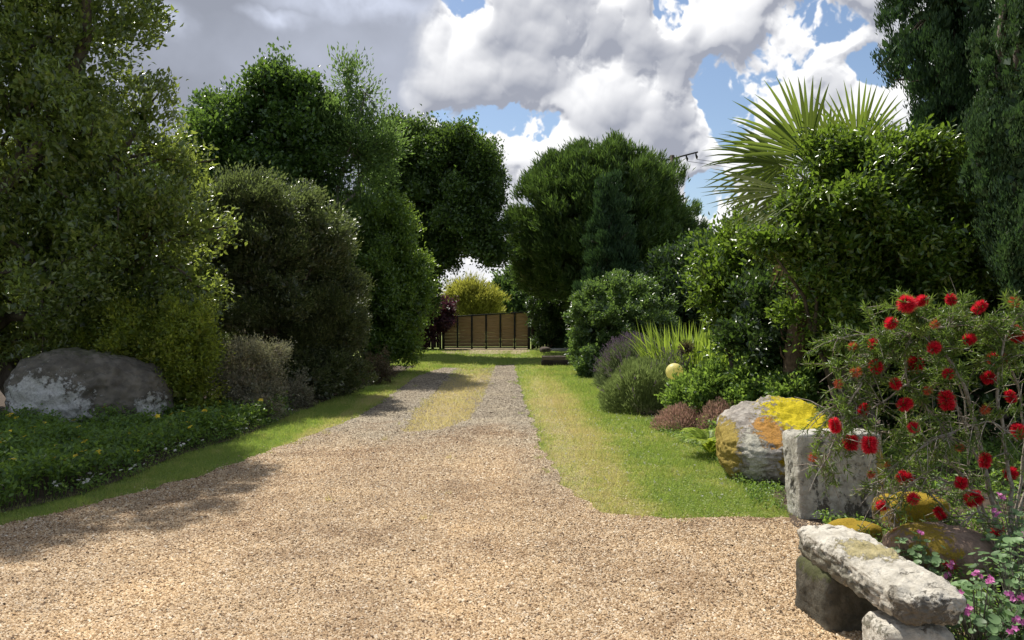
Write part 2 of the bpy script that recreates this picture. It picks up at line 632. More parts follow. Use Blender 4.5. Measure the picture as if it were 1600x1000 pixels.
def lawn_mat():
    m, g = new_mat('lawn')
    pos = g.n('ShaderNodeNewGeometry').outputs['Position']
    c = g.ramp(dryness(g, pos), GRASS_RAMP)
    f = g.noise(pos, 60, 4, .7)
    c = g.mix(1.0, c, g.ramp(f, [(.25, (.45, .45, .42)), (.75, (1.15, 1.15, 1.1))]), 'MULTIPLY')
    bp = g.n('ShaderNodeBump', None, Strength=.9, Distance=.03, Height=g.noise(pos, 90, 5, .7))
    p = g.n('ShaderNodeBsdfPrincipled', None, Base_Color=c, Roughness=.9, Specular_IOR_Level=.15, Normal=bp)
    g.n('ShaderNodeOutputMaterial', None, Surface=p)
    return m


def blade_mat():
    m, g = new_mat('grass_blades')
    pos = g.n('ShaderNodeNewGeometry').outputs['Position']
    r = g.n('ShaderNodeAttribute', {'attribute_name': 'rnd'}).outputs['Fac']
    dr = g.m('ADD', dryness(g, pos), g.m('MULTIPLY', g.m('SUBTRACT', r, .5), .5), clamp=True)
    c = g.ramp(dr, GRASS_RAMP)
    p = g.n('ShaderNodeBsdfPrincipled', None, Base_Color=c, Roughness=.55, Specular_IOR_Level=.3)
    t = g.n('ShaderNodeBsdfTranslucent', None, Color=g.mix(1.0, c, (1.6, 1.7, 1.0), 'MULTIPLY'))
    g.n('ShaderNodeOutputMaterial', None, Surface=g.n('ShaderNodeMixShader', None, i0=.42, i1=p, i2=t))
    return m


STONE_RAMP = [(0, (.085, .05, .028)), (.16, (.25, .158, .08)), (.42, (.41, .295, .175)), (.66, (.48, .360, .230)), (.88, (.55, .445, .315)), (1, (.66, .59, .49))]
TRACK_RAMP = [(0, (.12, .10, .075)), (.25, (.22, .185, .135)), (.6, (.30, .26, .20)), (1, (.42, .38, .31))]


def gravel_mat(loose):
    m, g = new_mat('gravel_stones' if loose else 'gravel_bed')
    pos = g.n('ShaderNodeNewGeometry').outputs['Position']
    Yw = g.n('ShaderNodeSeparateXYZ', None, Vector=pos).outputs['Y']
    big = g.noise(pos, .8, 5, .6)
    if loose:
        f = g.n('ShaderNodeAttribute', {'attribute_name': 'rnd'}).outputs['Fac']
        nrm_ = None
    else:
        w = g.v('ADD', pos, g.v('MULTIPLY', g.noise(pos, 60, 2, out='Color'), (.012, .012, 0)))
        vo = g.n('ShaderNodeTexVoronoi', {'feature': 'F1'}, Vector=w, Scale=95.0)
        f = g.n('ShaderNodeSeparateColor', None, Color=vo.outputs['Color']).outputs[0]
        nrm_ = g.n('ShaderNodeBump', None, Strength=1.0, Distance=.012, Height=g.m('SUBTRACT', .5, vo.outputs['Distance'])).outputs[0]
    tr = g.ss(g.m('ADD', Yw, g.m('MULTIPLY', g.m('SUBTRACT', big, .5), 6)), 8.2, 12)
    x = g.n('ShaderNodeSeparateXYZ', None, Vector=pos).outputs['X']
    edge = g.m('MULTIPLY', g.ss(x, -.1, .7), g.ss(Yw, 6.6, 7.6))
    tr = g.m('MAXIMUM', tr, g.m('MULTIPLY', edge, .7))
    c = g.mix(tr, g.ramp(f, STONE_RAMP), g.ramp(f, TRACK_RAMP))
    c = g.mix(1.0, c, g.ramp(g.m('ADD', big, g.m('MULTIPLY', g.m('SUBTRACT', g.noise(pos, 3.2, 5, .65), .5), .35)), [(.28, (.66, .61, .57)), (.48, (.95, .95, .95)), (.60, (1.04, 1.03, 1.0)), (.75, (1.16, 1.14, 1.08))]), 'MULTIPLY')
    rut = g.m('MAXIMUM', g.ss(g.m('ABSOLUTE', g.m('ADD', x, g.m('ADD', 2.05, g.m('MULTIPLY', g.m('SUBTRACT', big, .5), .8)))), .42, .12),
              g.ss(g.m('ABSOLUTE', g.m('ADD', x, g.m('ADD', .25, g.m('MULTIPLY', g.m('SUBTRACT', big, .5), .8)))), .42, .12))
    c = g.mix(g.m('MULTIPLY', rut, .5), c, g.mix(1.0, c, (1.16, 1.13, 1.08), 'MULTIPLY'))
    p = g.n('ShaderNodeBsdfPrincipled', None, Base_Color=g.mix(1.0, c, (.95, .915, .865), 'MULTIPLY'), Roughness=.8, Specular_IOR_Level=.3)
    if nrm_ is not None:
        g.set(p.inputs['Normal'], nrm_)
    g.n('ShaderNodeOutputMaterial', None, Surface=p)
    return m


# lawn to the horizon
gs = 600
me = np_mesh('lawn', [(-gs, -gs, 0), (gs, -gs, 0), (gs, gs, 0), (-gs, gs, 0)], [0, 1, 2, 3], [4])
link('lawn', me, lawn_mat())['kind'] = 'structure'

DRIVE = [(-6.5, -3), (2.3, -3), (2.3, 3), (2.35, 5.9), (2.1, 6.15), (1.2, 6.1), (.78, 6.3), (.52, 7.0), (.42, 8.2), (.33, 9.6), (.30, 11.3), (.18, 15.6),
         (.08, 24.6), (-.50, 24.2), (-.53, 15.6), (-.68, 11.6), (-1.0, 10.7), (-1.45, 10.6), (-1.62, 13.1), (-1.56, 15.6),
         (-1.62, 23.0), (-2.05, 23.3), (-2.42, 19.7), (-2.35, 14), (-2.38, 11.9), (-2.78, 9.2), (-3.1, 7.6), (-3.5, 6.6), (-3.9, 5.8), (-6.5, 4.4)]
drive_outline = wavy(DRIVE, .07, .085, 3, 2.1)
sheet('gravel_drive', drive_outline, .008, gravel_mat(False))
APRON = [(-2.6, 31.2), (.3, 30.8), (.75, 33), (.8, 36.4), (-3.1, 36.4), (-3.0, 33)]
sheet('earth_path', wavy(APRON, .2, .3, 5, .9), .006, simple_mat('dry_earth', (.20, .155, .09), (.34, .28, .17), 3, .95, .5))
LEFT_BED = [(-14, 6.0), (-5.2, 5.5), (-4.15, 6.1), (-3.75, 7.0), (-3.72, 9.0), (-3.5, 10), (-3.45, 13), (-3.2, 16.4), (-3.0, 20), (-2.9, 24), (-14, 24)]
RIGHT_BED = [(2.0, -2), (1.98, 4.6), (2.2, 6.3), (2.35, 7.2), (2.42, 9.8), (2.0, 12.3), (2.1, 17.9), (1.95, 22), (2.4, 25), (16, 25), (16, -2)]
left_bed = wavy(LEFT_BED, .15, .07, 11)
right_bed = wavy(RIGHT_BED, .15, .07, 12)
sheet('planting_soil', left_bed, .014, SOIL)
sheet('planting_soil', right_bed, .014, SOIL)


def scatter(rng, n, x0, x1, y0, y1, power=1.0):
    """points whose number per square metre falls with the distance Y"""
    u = rng.random(n)
    if power == 1.0:
        y = y0 * (y1 / y0) ** u
    else:
        k = 1 - power
        y = (y0 ** k + u * (y1 ** k - y0 ** k)) ** (1 / k)
    x = rng.uniform(x0, x1, n)
    return np.stack([x, y], 1)


def build_gravel():
    rng = np.random.default_rng(5)
    P = scatter(rng, 560000, -4.4, 2.4, 3.3, 12, 2.0)
    P = P[(np.abs(P[:, 0]) < P[:, 1] * .72 + .3)]
    big = np.array(drive_outline)[:, :2]
    P1 = P[inside(P, big)]
    # some stones strayed onto the verge
    jit = P1[rng.random(len(P1)) < .10] + rng.normal(0, .09, (int(0), 2)) if False else P1[rng.random(len(P1)) < .10]
    jit = jit + rng.normal(0, .13, jit.shape)
    Q = scatter(rng, 40000, -2.5, .4, 11, 24, 1.4)
    Q = Q[inside(Q, big)]
    Q = np.concatenate([Q, Q[::4] + rng.normal(0, .07, Q[::4].shape)])
    K = np.stack([rng.uniform(-1.75, -.45, 16000), rng.uniform(10.7, 23, 16000)], 1)
    K = K[rng.random(len(K)) < np.clip(np.abs(K[:, 0] + 1.08) / .6, .18, 1) ** 1.4]
    P = np.concatenate([P1, jit, Q, K])
    n = len(P)
    r = rng.uniform(.0032, .0072, n) * np.clip(P[:, 1] / 7, 1, 1.7) * np.where(rng.random(n) < .04, 1.7, 1)
    a = rng.uniform(0, 6.28, n)
    el = rng.uniform(.75, 1.5, n)
    ca, sa = np.cos(a), np.sin(a)
    ux, uy = np.stack([ca * r * el, sa * r * el, rng.normal(0, .25, n) * r], 1), np.stack([-sa * r / el, ca * r / el, rng.normal(0, .25, n) * r], 1)
    c = np.concatenate([P, (.008 + r * .35)[:, None]], 1)
    h = r * rng.uniform(.55, .95, n)
    top = np.stack([rng.normal(0, .2, n) * r, rng.normal(0, .2, n) * r, h], 1)
    vs = np.stack([c + ux, c + uy + .4 * ux, c + uy - .5 * ux, c - ux, c - uy - .3 * ux, c - uy + .5 * ux, c + top + .35 * ux, c + top - .4 * ux + .2 * uy], 1)
    faces = [(0, 1, 6), (1, 2, 7, 6), (2, 3, 7), (3, 4, 7), (4, 5, 6, 7), (5, 0, 6)]
    idx = np.arange(n)[:, None] * 8
    lp = np.concatenate([idx + np.array(f)[None] for f in faces], 1)
    me = np_mesh('gravel', vs.reshape(-1, 3), lp.ravel(), np.tile([len(f) for f in faces], n), {'rnd': np.repeat(rng.random(n), 6)})
    o = link('gravel', me, gravel_mat(True))
    tag(o, 'loose tan pebbles covering the drive', 'gravel', kind='stuff')


build_gravel()


def build_grass():
    rng = np.random.default_rng(6)
    P = scatter(rng, 760000, -5, 4.2, 5.8, 34, 1.75)
    big = np.array(drive_outline)[:, :2]
    ind = inside(P, big)
    near = P + rng.normal(0, .10, P.shape)
    keep = ~ind & inside(near, big) & (rng.random(len(P)) < .5) | (~ind & ~inside(near, big))
    keep &= ~inside(P + rng.normal(0, .11, P.shape), np.array(left_bed)[:, :2]) & ~inside(P + rng.normal(0, .05, P.shape), np.array(right_bed)[:, :2])
    keep &= ~(inside(P, np.array(APRON)) & (rng.random(len(P)) < .7))
    keep &= (P[:, 0] > -5.4) & (np.abs(P[:, 0]) < P[:, 1] * .72)
    # thin worn grass along the strip and the verge
    thin = ((P[:, 0] > -1.7) & (P[:, 0] < -.4)) | ((P[:, 0] > 0) & (P[:, 0] < .75))
    keep &= ~(thin & (rng.random(len(P)) < .58))
    P = P[keep]
    # tufted: pull blades towards random centres
    n = len(P)
    far = np.clip(P[:, 1] / 8, .8, 3.2)
    h = rng.uniform(.018, .05, n) * np.where(rng.random(n) < .05, 1.9, 1) * far ** .35
    clump = np.array([mnoise.noise(Vector((x * 2.2, y * 2.2, 4))) for x, y in P])
    h *= 1 + .7 * clump
    P3 = np.concatenate([P, np.zeros((n, 1))], 1)
    D = np.array([0, 0, 1.0]) + rng.normal(0, .55, (n, 3)) * np.array([1, 1, 0])
    lv = Leaves()
    lv.add(P3, D, rdir(rng, n), h, .0055 * far, rng.random(n), np.zeros(n), 3, 0, .25)
    # taller tufts, thick along the edges, and a few weeds in the gravel
    C = scatter(rng, 2600, -4.2, 2.5, 5.9, 24, 1.4)
    ci = inside(C, big)
    edge = ci != inside(C + rng.normal(0, .10, C.shape), big)
    C = C[(edge | (~ci & (rng.random(len(C)) < .22)) | (ci & (rng.random(len(C)) < .012))) & ~inside(C, np.array(left_bed)[:, :2]) & ~inside(C, np.array(right_bed)[:, :2])]
    q = np.repeat(C, 26, 0) + rng.normal(0, .022, (len(C) * 26, 2))
    q3 = np.concatenate([q, np.zeros((len(q), 1))], 1)
    off = (q - np.repeat(C, 26, 0)) / .04
    Dt = np.concatenate([off * .7, np.ones((len(q), 1))], 1) + rng.normal(0, .3, (len(q), 3)) * np.array([1, 1, 0])
    lv.add(q3, Dt, rdir(rng, len(q)), rng.uniform(.03, .085, len(q)) * np.repeat(rng.uniform(.5, 1.15, len(C)), 26), .006, rng.random(len(q)), np.zeros(len(q)), 3, 0, .3)
    # clover and daisies' leaves lying low in the near lawn
    k = 9000
    Q = scatter(rng, k, .5, 2.6, 6.1, 12, 1.4)
    Q = Q[~inside(Q, big) & ~inside(Q, np.array(right_bed)[:, :2])]
    k = len(Q)
    lv.add(np.concatenate([Q, rng.uniform(.008, .03, (k, 1))], 1), rdir(rng, k) * np.array([1, 1, .3]), np.array([0, 0, 1.0]) + rdir(rng, k) * .4,
           rng.uniform(.012, .028, k), .016, rng.random(k), np.zeros(k), 4, .1, .1)
    o = lv.build('grass', blade_mat())
    tag(o, 'short mown grass, green with straw coloured patches', 'grass', kind='stuff')


build_grass()


# ------------------------------------------------------------------ rocks
def rock(name, c, size, rotz, mat, seed, sub=5, box=.55, amp=.09, parent=None, freq=1.6, tilt=(0, 0), fine=.25, slope=0.0, slopex=0.0):
    """a weathered block: a rounded box pushed about by noise; c is the centre of its base"""
    import bmesh
    bm = bmesh.new()
    bmesh.ops.create_icosphere(bm, subdivisions=sub, radius=1)
    hx, hy, hz = [s / 2 for s in size]
    rot = Vector((0, 0, 1))
    cz, sz = math.cos(rotz), math.sin(rotz)
    vs = []
    p = 2 / box
    mean = (hx * hy * hz) ** (1 / 3)
    for v in bm.verts:
        d = v.co.normalized()
        k = (abs(d.x) ** p + abs(d.y) ** p + abs(d.z) ** p) ** (-1 / p)
        q = d * k
        w = Vector((q.x * hx, q.y * hy, q.z * hz))
        s = Vector((w.x, w.y, w.z)) / mean * freq + Vector((seed * 3.7, seed, 0))
        nz = mnoise.noise(s * .6) + .45 * mnoise.noise(s * 1.7) + fine * mnoise.noise(s * 4.5) + fine * .6 * mnoise.noise(s * 11)
        w += d * nz * amp * mean
        if slope and w.z > -hz * .5:
            w.z = -hz * .5 + (w.z + hz * .5) * (1 + slope * w.y / hy)
        if slopex and w.z > -hz * .5:
            w.z = -hz * .5 + (w.z + hz * .5) * (1 + slopex * w.x / hx)
        w.x += w.z * tilt[0]
        w.y += w.z * tilt[1]
        vs.append((w.x * cz - w.y * sz + c[0], w.x * sz + w.y * cz + c[1], w.z + hz + c[2]))
    bm.verts.ensure_lookup_table()
    lp = [v.index for f in bm.faces for v in f.verts]
    bm.free()
    me = np_mesh(name, np.array(vs) - (0 if parent is not None else np.array(c)), lp, [3] * (len(lp) // 3), None, parent)
    o = link(name, me, mat, parent, True)
    if parent is None:
        o.location = c
        BASE[o.name] = Vector(c)
    return o


def rock_mat(name, base, patches, spots=None, scale=6, dark=(.05, .047, .042), dark_amt=.45, bump=.5):
    """base: two greys; patches: (centre, radii, colour, ragged, weight) of lichen and moss in the stone's own space"""
    m, g = new_mat(name)
    pos = g.n('ShaderNodeTexCoord').outputs['Object']
    f = g.noise(pos, scale, 8, .65)
    c = g.mix(g.ss(f, .35, .65), base[0], base[1])
    c = g.mix(g.m('MULTIPLY', g.ss(g.noise(pos, scale * 2.3, 8, .7), .52, .66), dark_amt), c, dark)
    hb = g.m('MULTIPLY', g.noise(pos, scale * 5, 8, .7), .6)
    for ce, ra, colr, rag, wt in patches:
        q = g.v('MULTIPLY', g.v('SUBTRACT', pos, ce), tuple(1 / r for r in ra))
        dd = g.m('SUBTRACT', 1.0, g.v('LENGTH', q))
        nn = g.m('MULTIPLY', g.m('SUBTRACT', g.noise(g.v('ADD', pos, (rag, ce[0], ce[2])), scale * 1.8, 10, .76), .5), 3.2)
        k = g.ss(g.m('ADD', dd, nn), .05, .25)
        f2 = g.noise(pos, scale * 9, 5, .7)
        cc = g.mix(g.ss(f2, .3, .7), tuple(x * .55 for x in colr), colr)
        c = g.mix(g.m('MULTIPLY', k, wt), c, cc)
        hb = g.m('ADD', hb, g.m('MULTIPLY', k, .25))
    if spots:                                        # dark lichen in ragged blotches
        q = g.v('MULTIPLY', pos, (1, 1, .62))
        k = g.ss(g.m('ADD', g.noise(q, spots[1], 8, .68), g.m('MULTIPLY', g.m('SUBTRACT', g.noise(pos, 3.5, 3), .5), .45)), spots[2], spots[2] + .05)
        c = g.mix(g.m('MULTIPLY', k, .85), c, spots[0])
        hb = g.m('SUBTRACT', hb, g.m('MULTIPLY', k, .2))
    bp = g.n('ShaderNodeBump', None, Strength=bump, Distance=.03, Height=hb)
    p = g.n('ShaderNodeBsdfPrincipled', None, Base_Color=c, Roughness=.92, Specular_IOR_Level=.2, Normal=bp)
    g.n('ShaderNodeOutputMaterial', None, Surface=p)
    return m


# ------------------------------------------------------------------ left side
L_BAY = leaf_mat('bay_leaves', (.058, .095, .030), (.11, .155, .052), (.40, .50, .08), .36, .24, .75, (.17, .20, .055))
L_SYC = leaf_mat('sycamore_leaves', (0.038, 0.087, 0.023), (0.077, 0.141, 0.036), (0.192, 0.324, 0.048), .34, 0.36, 0.6)
L_ASH = leaf_mat('ash_leaves', (0.070, 0.128, 0.045), (0.115, 0.179, 0.070), (0.240, 0.384, 0.084), .42, .45, .4)
L_GREY = leaf_mat('dusty_leaves', (.045, .072, .026), (.115, .135, .062), (.22, .29, .08), .32, 0.3, 0.85, (.155, .16, .095))
L_OLIVE = leaf_mat('olive_leaves', (0.051, 0.077, 0.028), (0.096, 0.109, 0.046), (0.168, 0.216, 0.048), .26, 0.42, 0.5, (.066, .084, .034))
L_LIGHT = leaf_mat('light_leaves', (0.064, 0.125, 0.028), (0.109, 0.179, 0.044), (0.312, 0.456, 0.060), .42, 0.33, 0.6)
L_OAK = leaf_mat('oak_leaves', (0.038, 0.077, 0.023), (0.074, 0.122, 0.033), (0.168, 0.276, 0.042), .32, 0.4, 0.5)
L_GOLD = leaf_mat('golden_leaves', (.085, .135, .024), (.145, .190, .032), (.48, .55, .06), .42, .42, .4, (.25, .27, .04))
L_SILVER = leaf_mat('silvery_leaves', (0.192, 0.198, 0.134), (0.346, 0.326, 0.243), (0.300, 0.312, 0.156), .26, .65, .2, (0.256, 0.205, 0.154))
L_BROWN = leaf_mat('heather_leaves', (.085, .075, .042), (.15, .12, .075), (.2, .17, .07), .24, .7, .2, (.16, .10, .07))
L_PURPLE = leaf_mat('purple_leaves', (0.038, 0.018, 0.026), (0.083, 0.038, 0.049), (0.168, 0.042, 0.072), .3, .45, .4)
L_COVER = leaf_mat('cover_leaves', (0.058, 0.122, 0.028), (0.109, 0.179, 0.041), (0.288, 0.432, 0.060), .38, .45, .35)
L_YELLOW = leaf_mat('yellow_petals', (.62, .42, .02), (.78, .60, .05), (.8, .6, .05), .3, .5, .2)
L_CONIFER = leaf_mat('conifer_needles', (0.028, 0.067, 0.031), (0.054, 0.100, 0.041), (0.096, 0.192, 0.048), .2, .55, .3)
L_YEW = leaf_mat('cypress_sprays', (0.031, 0.072, 0.033), (0.064, 0.115, 0.046), (0.120, 0.228, 0.060), .22, .5, .3, (0.070, 0.109, 0.038))
L_PINE = leaf_mat('pine_needles', (0.036, 0.077, 0.026), (0.077, 0.128, 0.038), (0.168, 0.288, 0.048), .26, .45, .35, (0.102, 0.141, 0.041))
L_WILLOW = leaf_mat('willow_leaves', (.20, .23, .045), (.30, .30, .07), (.50, .50, .08), .42, .5, .3)
L_FAR = leaf_mat('far_leaves', (0.051, 0.102, 0.036), (0.096, 0.147, 0.051), (0.204, 0.336, 0.060), .32, .55, .3)
L_IVY = leaf_mat('clipped_leaves', (0.070, 0.128, 0.038), (0.122, 0.186, 0.064), (0.240, 0.384, 0.072), .32, 0.32, 0.65)
L_LAUREL = leaf_mat('laurel_leaves', (0.045, 0.095, 0.018), (0.085, 0.145, 0.028), (0.225, 0.356, 0.037), .38, .28, .6, (0.140, 0.179, 0.030))
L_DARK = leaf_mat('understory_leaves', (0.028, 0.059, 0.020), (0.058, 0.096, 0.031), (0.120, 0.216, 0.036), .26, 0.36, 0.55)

LEFT_BLOBS = [B(172, -178, 12.1, 88, 72), B(20, -290, 12.4, 200, 180), B(120, -200, 12.2, 110, 95), B(120, 70, 12.3, 130, 150), B(20, 190, 12.0, 190, 170), B(175, 245, 11.9, 130, 130), B(215, 385, 12.2, 125, 130),  # leading masses, unseen above the view, added to shade the left verge
              B(60, 420, 11.8, 170, 130), B(-150, 300, 12.5, 240, 260), B(60, -120, 12.6, 170, 130), B(-120, -20, 12.6, 200, 200),
              B(110, 500, 12.4, 200, 80), B(-130, 520, 12.3, 200, 110)]
tree('bay_tree', 'huge glossy leaved evergreen tree rising out of frame behind the big pale boulder', 'tree', (-7.6, 12.4, 0), LEFT_BLOBS,
     L_BAY, 150000, .088, .042, 21, r0=.2, clump=.15, per=24, lumps=19, lr=(.18, .36), tips=.10, up=.45, n_twig=110, multi=2, spread=.35, fork=.25, core=.16, core_size=1.6)

tree('sycamore', 'tall dark lumpy broadleaf tree between the glossy evergreen and the thin feathery ash', 'tree', at(395, 587, 20.5).xy.to_3d(),
     [B(418, 165, 20.5, 36, 58), B(345, 225, 20.5, 52, 52), B(455, 255, 20.8, 66, 72), B(380, 305, 20.5, 76, 64), B(482, 165, 20.9, 32, 42), B(372, 190, 20.6, 30, 36), B(442, 140, 20.7, 20, 34),
      B(320, 330, 20.8, 66, 84), B(430, 400, 21.2, 110, 90), B(440, 500, 21.4, 120, 90), B(330, 180, 20.8, 26, 30)],
     L_SYC, 100000, .110, .072, 22, r0=.16, clump=.22, per=22, lumps=18, lr=(.17, .36), tips=.08, n_twig=90, fork=.3)
tree('ash_tree', 'thin feathery tree with bare upright stems showing, right of the dark lumpy tree', 'tree', at(525, 584, 21.0).xy.to_3d(),
     [B(546, 132, 21, 18, 36), B(572, 148, 21, 14, 24), B(532, 195, 21, 38, 46), B(500, 235, 21, 45, 55), B(560, 245, 21, 48, 52),
      B(590, 225, 21.2, 36, 40), B(480, 330, 21.3, 40, 40), B(530, 420, 21.5, 80, 110)],
     L_ASH, 30000, .120, .036, 23, r0=.09, core=.03, clump=.24, per=16, lumps=11, tips=.16, multi=4, spread=.3, n_twig=80, bark=BARK_GREY, out=.8, rand=.5, fork=.62)
tree('dusty_shrub', 'tall loose grey-brown shrub in front of the dark lumpy tree', 'shrub', at(430, 626, 14.5).xy.to_3d(),
     [B(385, 335, 14.5, 60, 55), B(455, 340, 14.6, 48, 44), B(505, 365, 14.8, 38, 40), B(470, 585, 14.6, 60, 34), B(390, 590, 14.2, 60, 34), B(345, 400, 14.4, 50, 70), B(350, 330, 14.6, 34, 44), B(420, 420, 14.5, 85, 70), B(400, 500, 14.6, 100, 90), B(490, 420, 14.8, 50, 60)],
     L_GREY, 90000, .070, .027, 24, r0=.08, clump=.12, per=16, lumps=30, lr=(.11, .26), tips=.55, drop=.25, nup=1.3, multi=3, spread=.3, out=.9, rand=.6, n_twig=140, bark=BARK)
tree('olive_shrub', 'dense rounded dull olive evergreen shrub bulging towards the lawn below the grey-brown shrub', 'shrub', at(490, 620, 15.2).xy.to_3d(),
     [B(505, 480, 15.2, 62, 88), B(440, 510, 15, 80, 90), B(490, 545, 15.1, 75, 60), B(540, 585, 15.2, 40, 28), B(470, 595, 15.0, 60, 26), B(515, 400, 15.3, 40, 60), B(520, 500, 15.2, 50, 70)],
     L_OLIVE, 80000, .058, .019, 25, drop=.03, r0=.08, clump=.11, per=16, lumps=22, lr=(.16, .3), up=.7, out=.8, rand=.5, n_twig=60)
tree('spindle_bush', 'tall fresh green bush sloping down to the far end of the left lawn', 'bush', at(590, 584, 21.3).xy.to_3d(),
     [B(590, 370, 21.3, 55, 60), B(615, 440, 21.2, 52, 75), B(575, 480, 21.3, 70, 90), B(610, 530, 21.1, 45, 45), B(570, 350, 21.5, 40, 40),
      B(640, 460, 21.2, 28, 45), B(560, 420, 21.6, 60, 90)],
     L_LIGHT, 80000, .090, .045, 26, r0=.1, clump=.15, per=18, lumps=26, lr=(.13, .30), tips=.35, drop=.2, n_twig=70)
tree('golden_shrub', 'yellow-green leafy shrub beside the right end of the big pale boulder', 'shrub', at(270, 670, 11.3).xy.to_3d(),
     [B(285, 560, 11.3, 52, 62), B(240, 545, 11.4, 70, 60), B(300, 530, 11.3, 34, 60), B(280, 610, 11.2, 56, 40), B(190, 520, 11.6, 60, 40), B(275, 500, 11.4, 34, 38)],
     L_GOLD, 24000, .055, .027, 27, r0=.035, clump=.11, per=18, lumps=12, tips=.15, multi=4, spread=.1, n_twig=40)
tree('silvery_shrub', 'silvery fine leaved shrub with tan tips at the edge of the left lawn', 'shrub', at(385, 655, 12).xy.to_3d(),
     [B(390, 575, 12, 45, 42), B(365, 600, 12, 34, 50), B(420, 560, 12, 30, 26), B(400, 620, 11.9, 38, 34)],
     L_SILVER, 20000, .034, .012, 28, r0=.025, clump=.07, per=16, lumps=16, lr=(.2, .36), tips=.35, multi=4, spread=.08, out=.9, rand=.5, n_twig=70, bark=BARK_GREY)
for i, (px, py, Y, rx, ry, lab, mt) in enumerate([
        (458, 612, 13.4, 26, 24, 'low grey-green shrub tucked right of the silvery shrub', L_SILVER),
        (405, 640, 11.6, 26, 18, 'small pale grey tuft at the foot of the silvery shrub', L_SILVER),
        (525, 580, 16.0, 34, 34, 'dark brownish low shrub under the olive evergreen', L_BROWN),
        (588, 575, 17.8, 32, 26, 'reddish brown heathery mound nearest the far wheel track', L_BROWN)]):
    tree('low_shrub', lab, 'shrub', at(px, 490 + 1971 / Y, Y).xy.to_3d(), [B(px, py, Y, rx, ry), B(px - rx * .4, py + ry * .3, Y, rx * .8, ry * .7), B(px + rx * .45, py + ry * .35, Y, rx * .6, ry * .6)],
         mt, 6000, .036, .012, 40 + i, r0=.02, clump=.06, per=14, lumps=12, tips=.25, multi=4, spread=.08, out=.9, rand=.5, n_twig=30, bark=BARK_GREY,
         group='low shrubs along the left border')

# big boulder of the left border
M_BOULDER = rock_mat('pale_boulder', ((.085, .076, .062), (.165, .148, .12)),
                     [((-.30, -.6, .55), (.62, .9, .46), (.56, .55, .52), 3.0, 1.0), ((.98, -.45, .34), (.20, .6, .34), (.54, .53, .49), 7.0, 1.0),
                      ((.12, -.7, .28), (.55, .7, .24), (.58, .57, .53), 5.0, .9), ((-.2, .1, 1.2), (.8, .6, .2), (.10, .11, .05), 9.0, .5)], scale=4.5, dark_amt=.5, bump=.8)
o = rock('boulder', (-5.72, 10.75, -.14), (1.98, 1.4, 1.22), math.radians(4), M_BOULDER, 17, 6, .72, .12, freq=1.2, fine=.55, slopex=-.16)
tag(o, 'big rounded grey-brown boulder with a large pale chalky patch', 'boulder')


def cover(name, label, mat, poly, n, hmax, L, W, seed, flowers=None, fmat=None, extra_h=0, kind='stuff', cat='ground cover', per=14, group=None):
    rng = np.random.default_rng(seed)
    q = np.array(poly)
    nc = int(n / per) * 3
    C = rng.uniform(q.min(0), q.max(0), (nc, 2))
    C = C[inside(C, poly)][:int(n / per)]
    k = len(C)
    hh = np.array([.62 + .5 * mnoise.noise(Vector((x * 1.7, y * 1.7, seed))) + .3 * mnoise.noise(Vector((x * 5, y * 5, seed))) for x, y in C])
    hz = hmax * np.clip(hh, .2, 1.15) * rng.uniform(.25, 1, k) ** .4
    idx = np.repeat(np.arange(k), per)
    m = len(idx)
    sp = L * 1.5
    P = np.concatenate([C[idx], hz[idx][:, None]], 1) + rng.normal(0, 1, (m, 3)) * sp * np.array([.8, .8, .5])
    P[:, 2] = np.maximum(P[:, 2], .02)
    lv = Leaves()
    lv.add(P, rdir(rng, m) + np.array([0, 0, .35]), np.array([0, 0, 1.0]) + rdir(rng, m) * .7, L * rng.uniform(.6, 1.3, m), W, rng.random(m), rng.random(k)[idx], 4, .2, .15)
    # stalks so that the leaves stand on something
    st = rng.permutation(k)[:k // 2]
    b = np.concatenate([C[st], np.zeros((len(st), 1))], 1)
    tip = np.concatenate([C[st] + rng.normal(0, .03, (len(st), 2)), hz[st][:, None]], 1)
    lv.add(b, tip - b, rdir(rng, len(st)), np.linalg.norm(tip - b, axis=1), .012, rng.random(len(st)) * .3, np.zeros(len(st)), 3, 0, 0)
    o = lv.build(name, mat)
    tag(o, label, cat, group, kind)
    if flowers:
        fl = Leaves()
        pk = rng.permutation(k)[:flowers]
        for i in pk:
            c = np.array([C[i, 0], C[i, 1], hz[i] + sp * .8])
            a = np.arange(5) * 1.2566 + rng.uniform(0, 6)
            tl = rdir(rng, 1)[0] * .5 + np.array([-.1, -.3, 1])
            u = nrm(np.cross(tl, [0.3, 1, .2]))
            w = nrm(np.cross(tl, u))
            D = np.cos(a)[:, None] * u + np.sin(a)[:, None] * w + nrm(tl) * .25
            fl.add(np.repeat(c[None], 5, 0), D, np.repeat(tl[None], 5, 0), np.full(5, rng.uniform(.6, .95) * L * .85), L * .58, rng.random(5), np.zeros(5), 4, .1, .1)
        f = fl.build('blossom', fmat, o)
        f['kind'] = 'stuff'
    return o


cover('ground_cover', 'leafy ground cover dotted with yellow flowers in front of the big boulder', L_COVER,
      [(-9, 6.3), (-5.2, 5.55), (-4.15, 6.15), (-3.80, 7.0), (-3.76, 9.0), (-3.55, 10.2), (-3.5, 12.4), (-4.4, 12), (-5, 10.4), (-9, 10.4)],
      60000, .42, .055, .032, 61, 260, L_YELLOW)

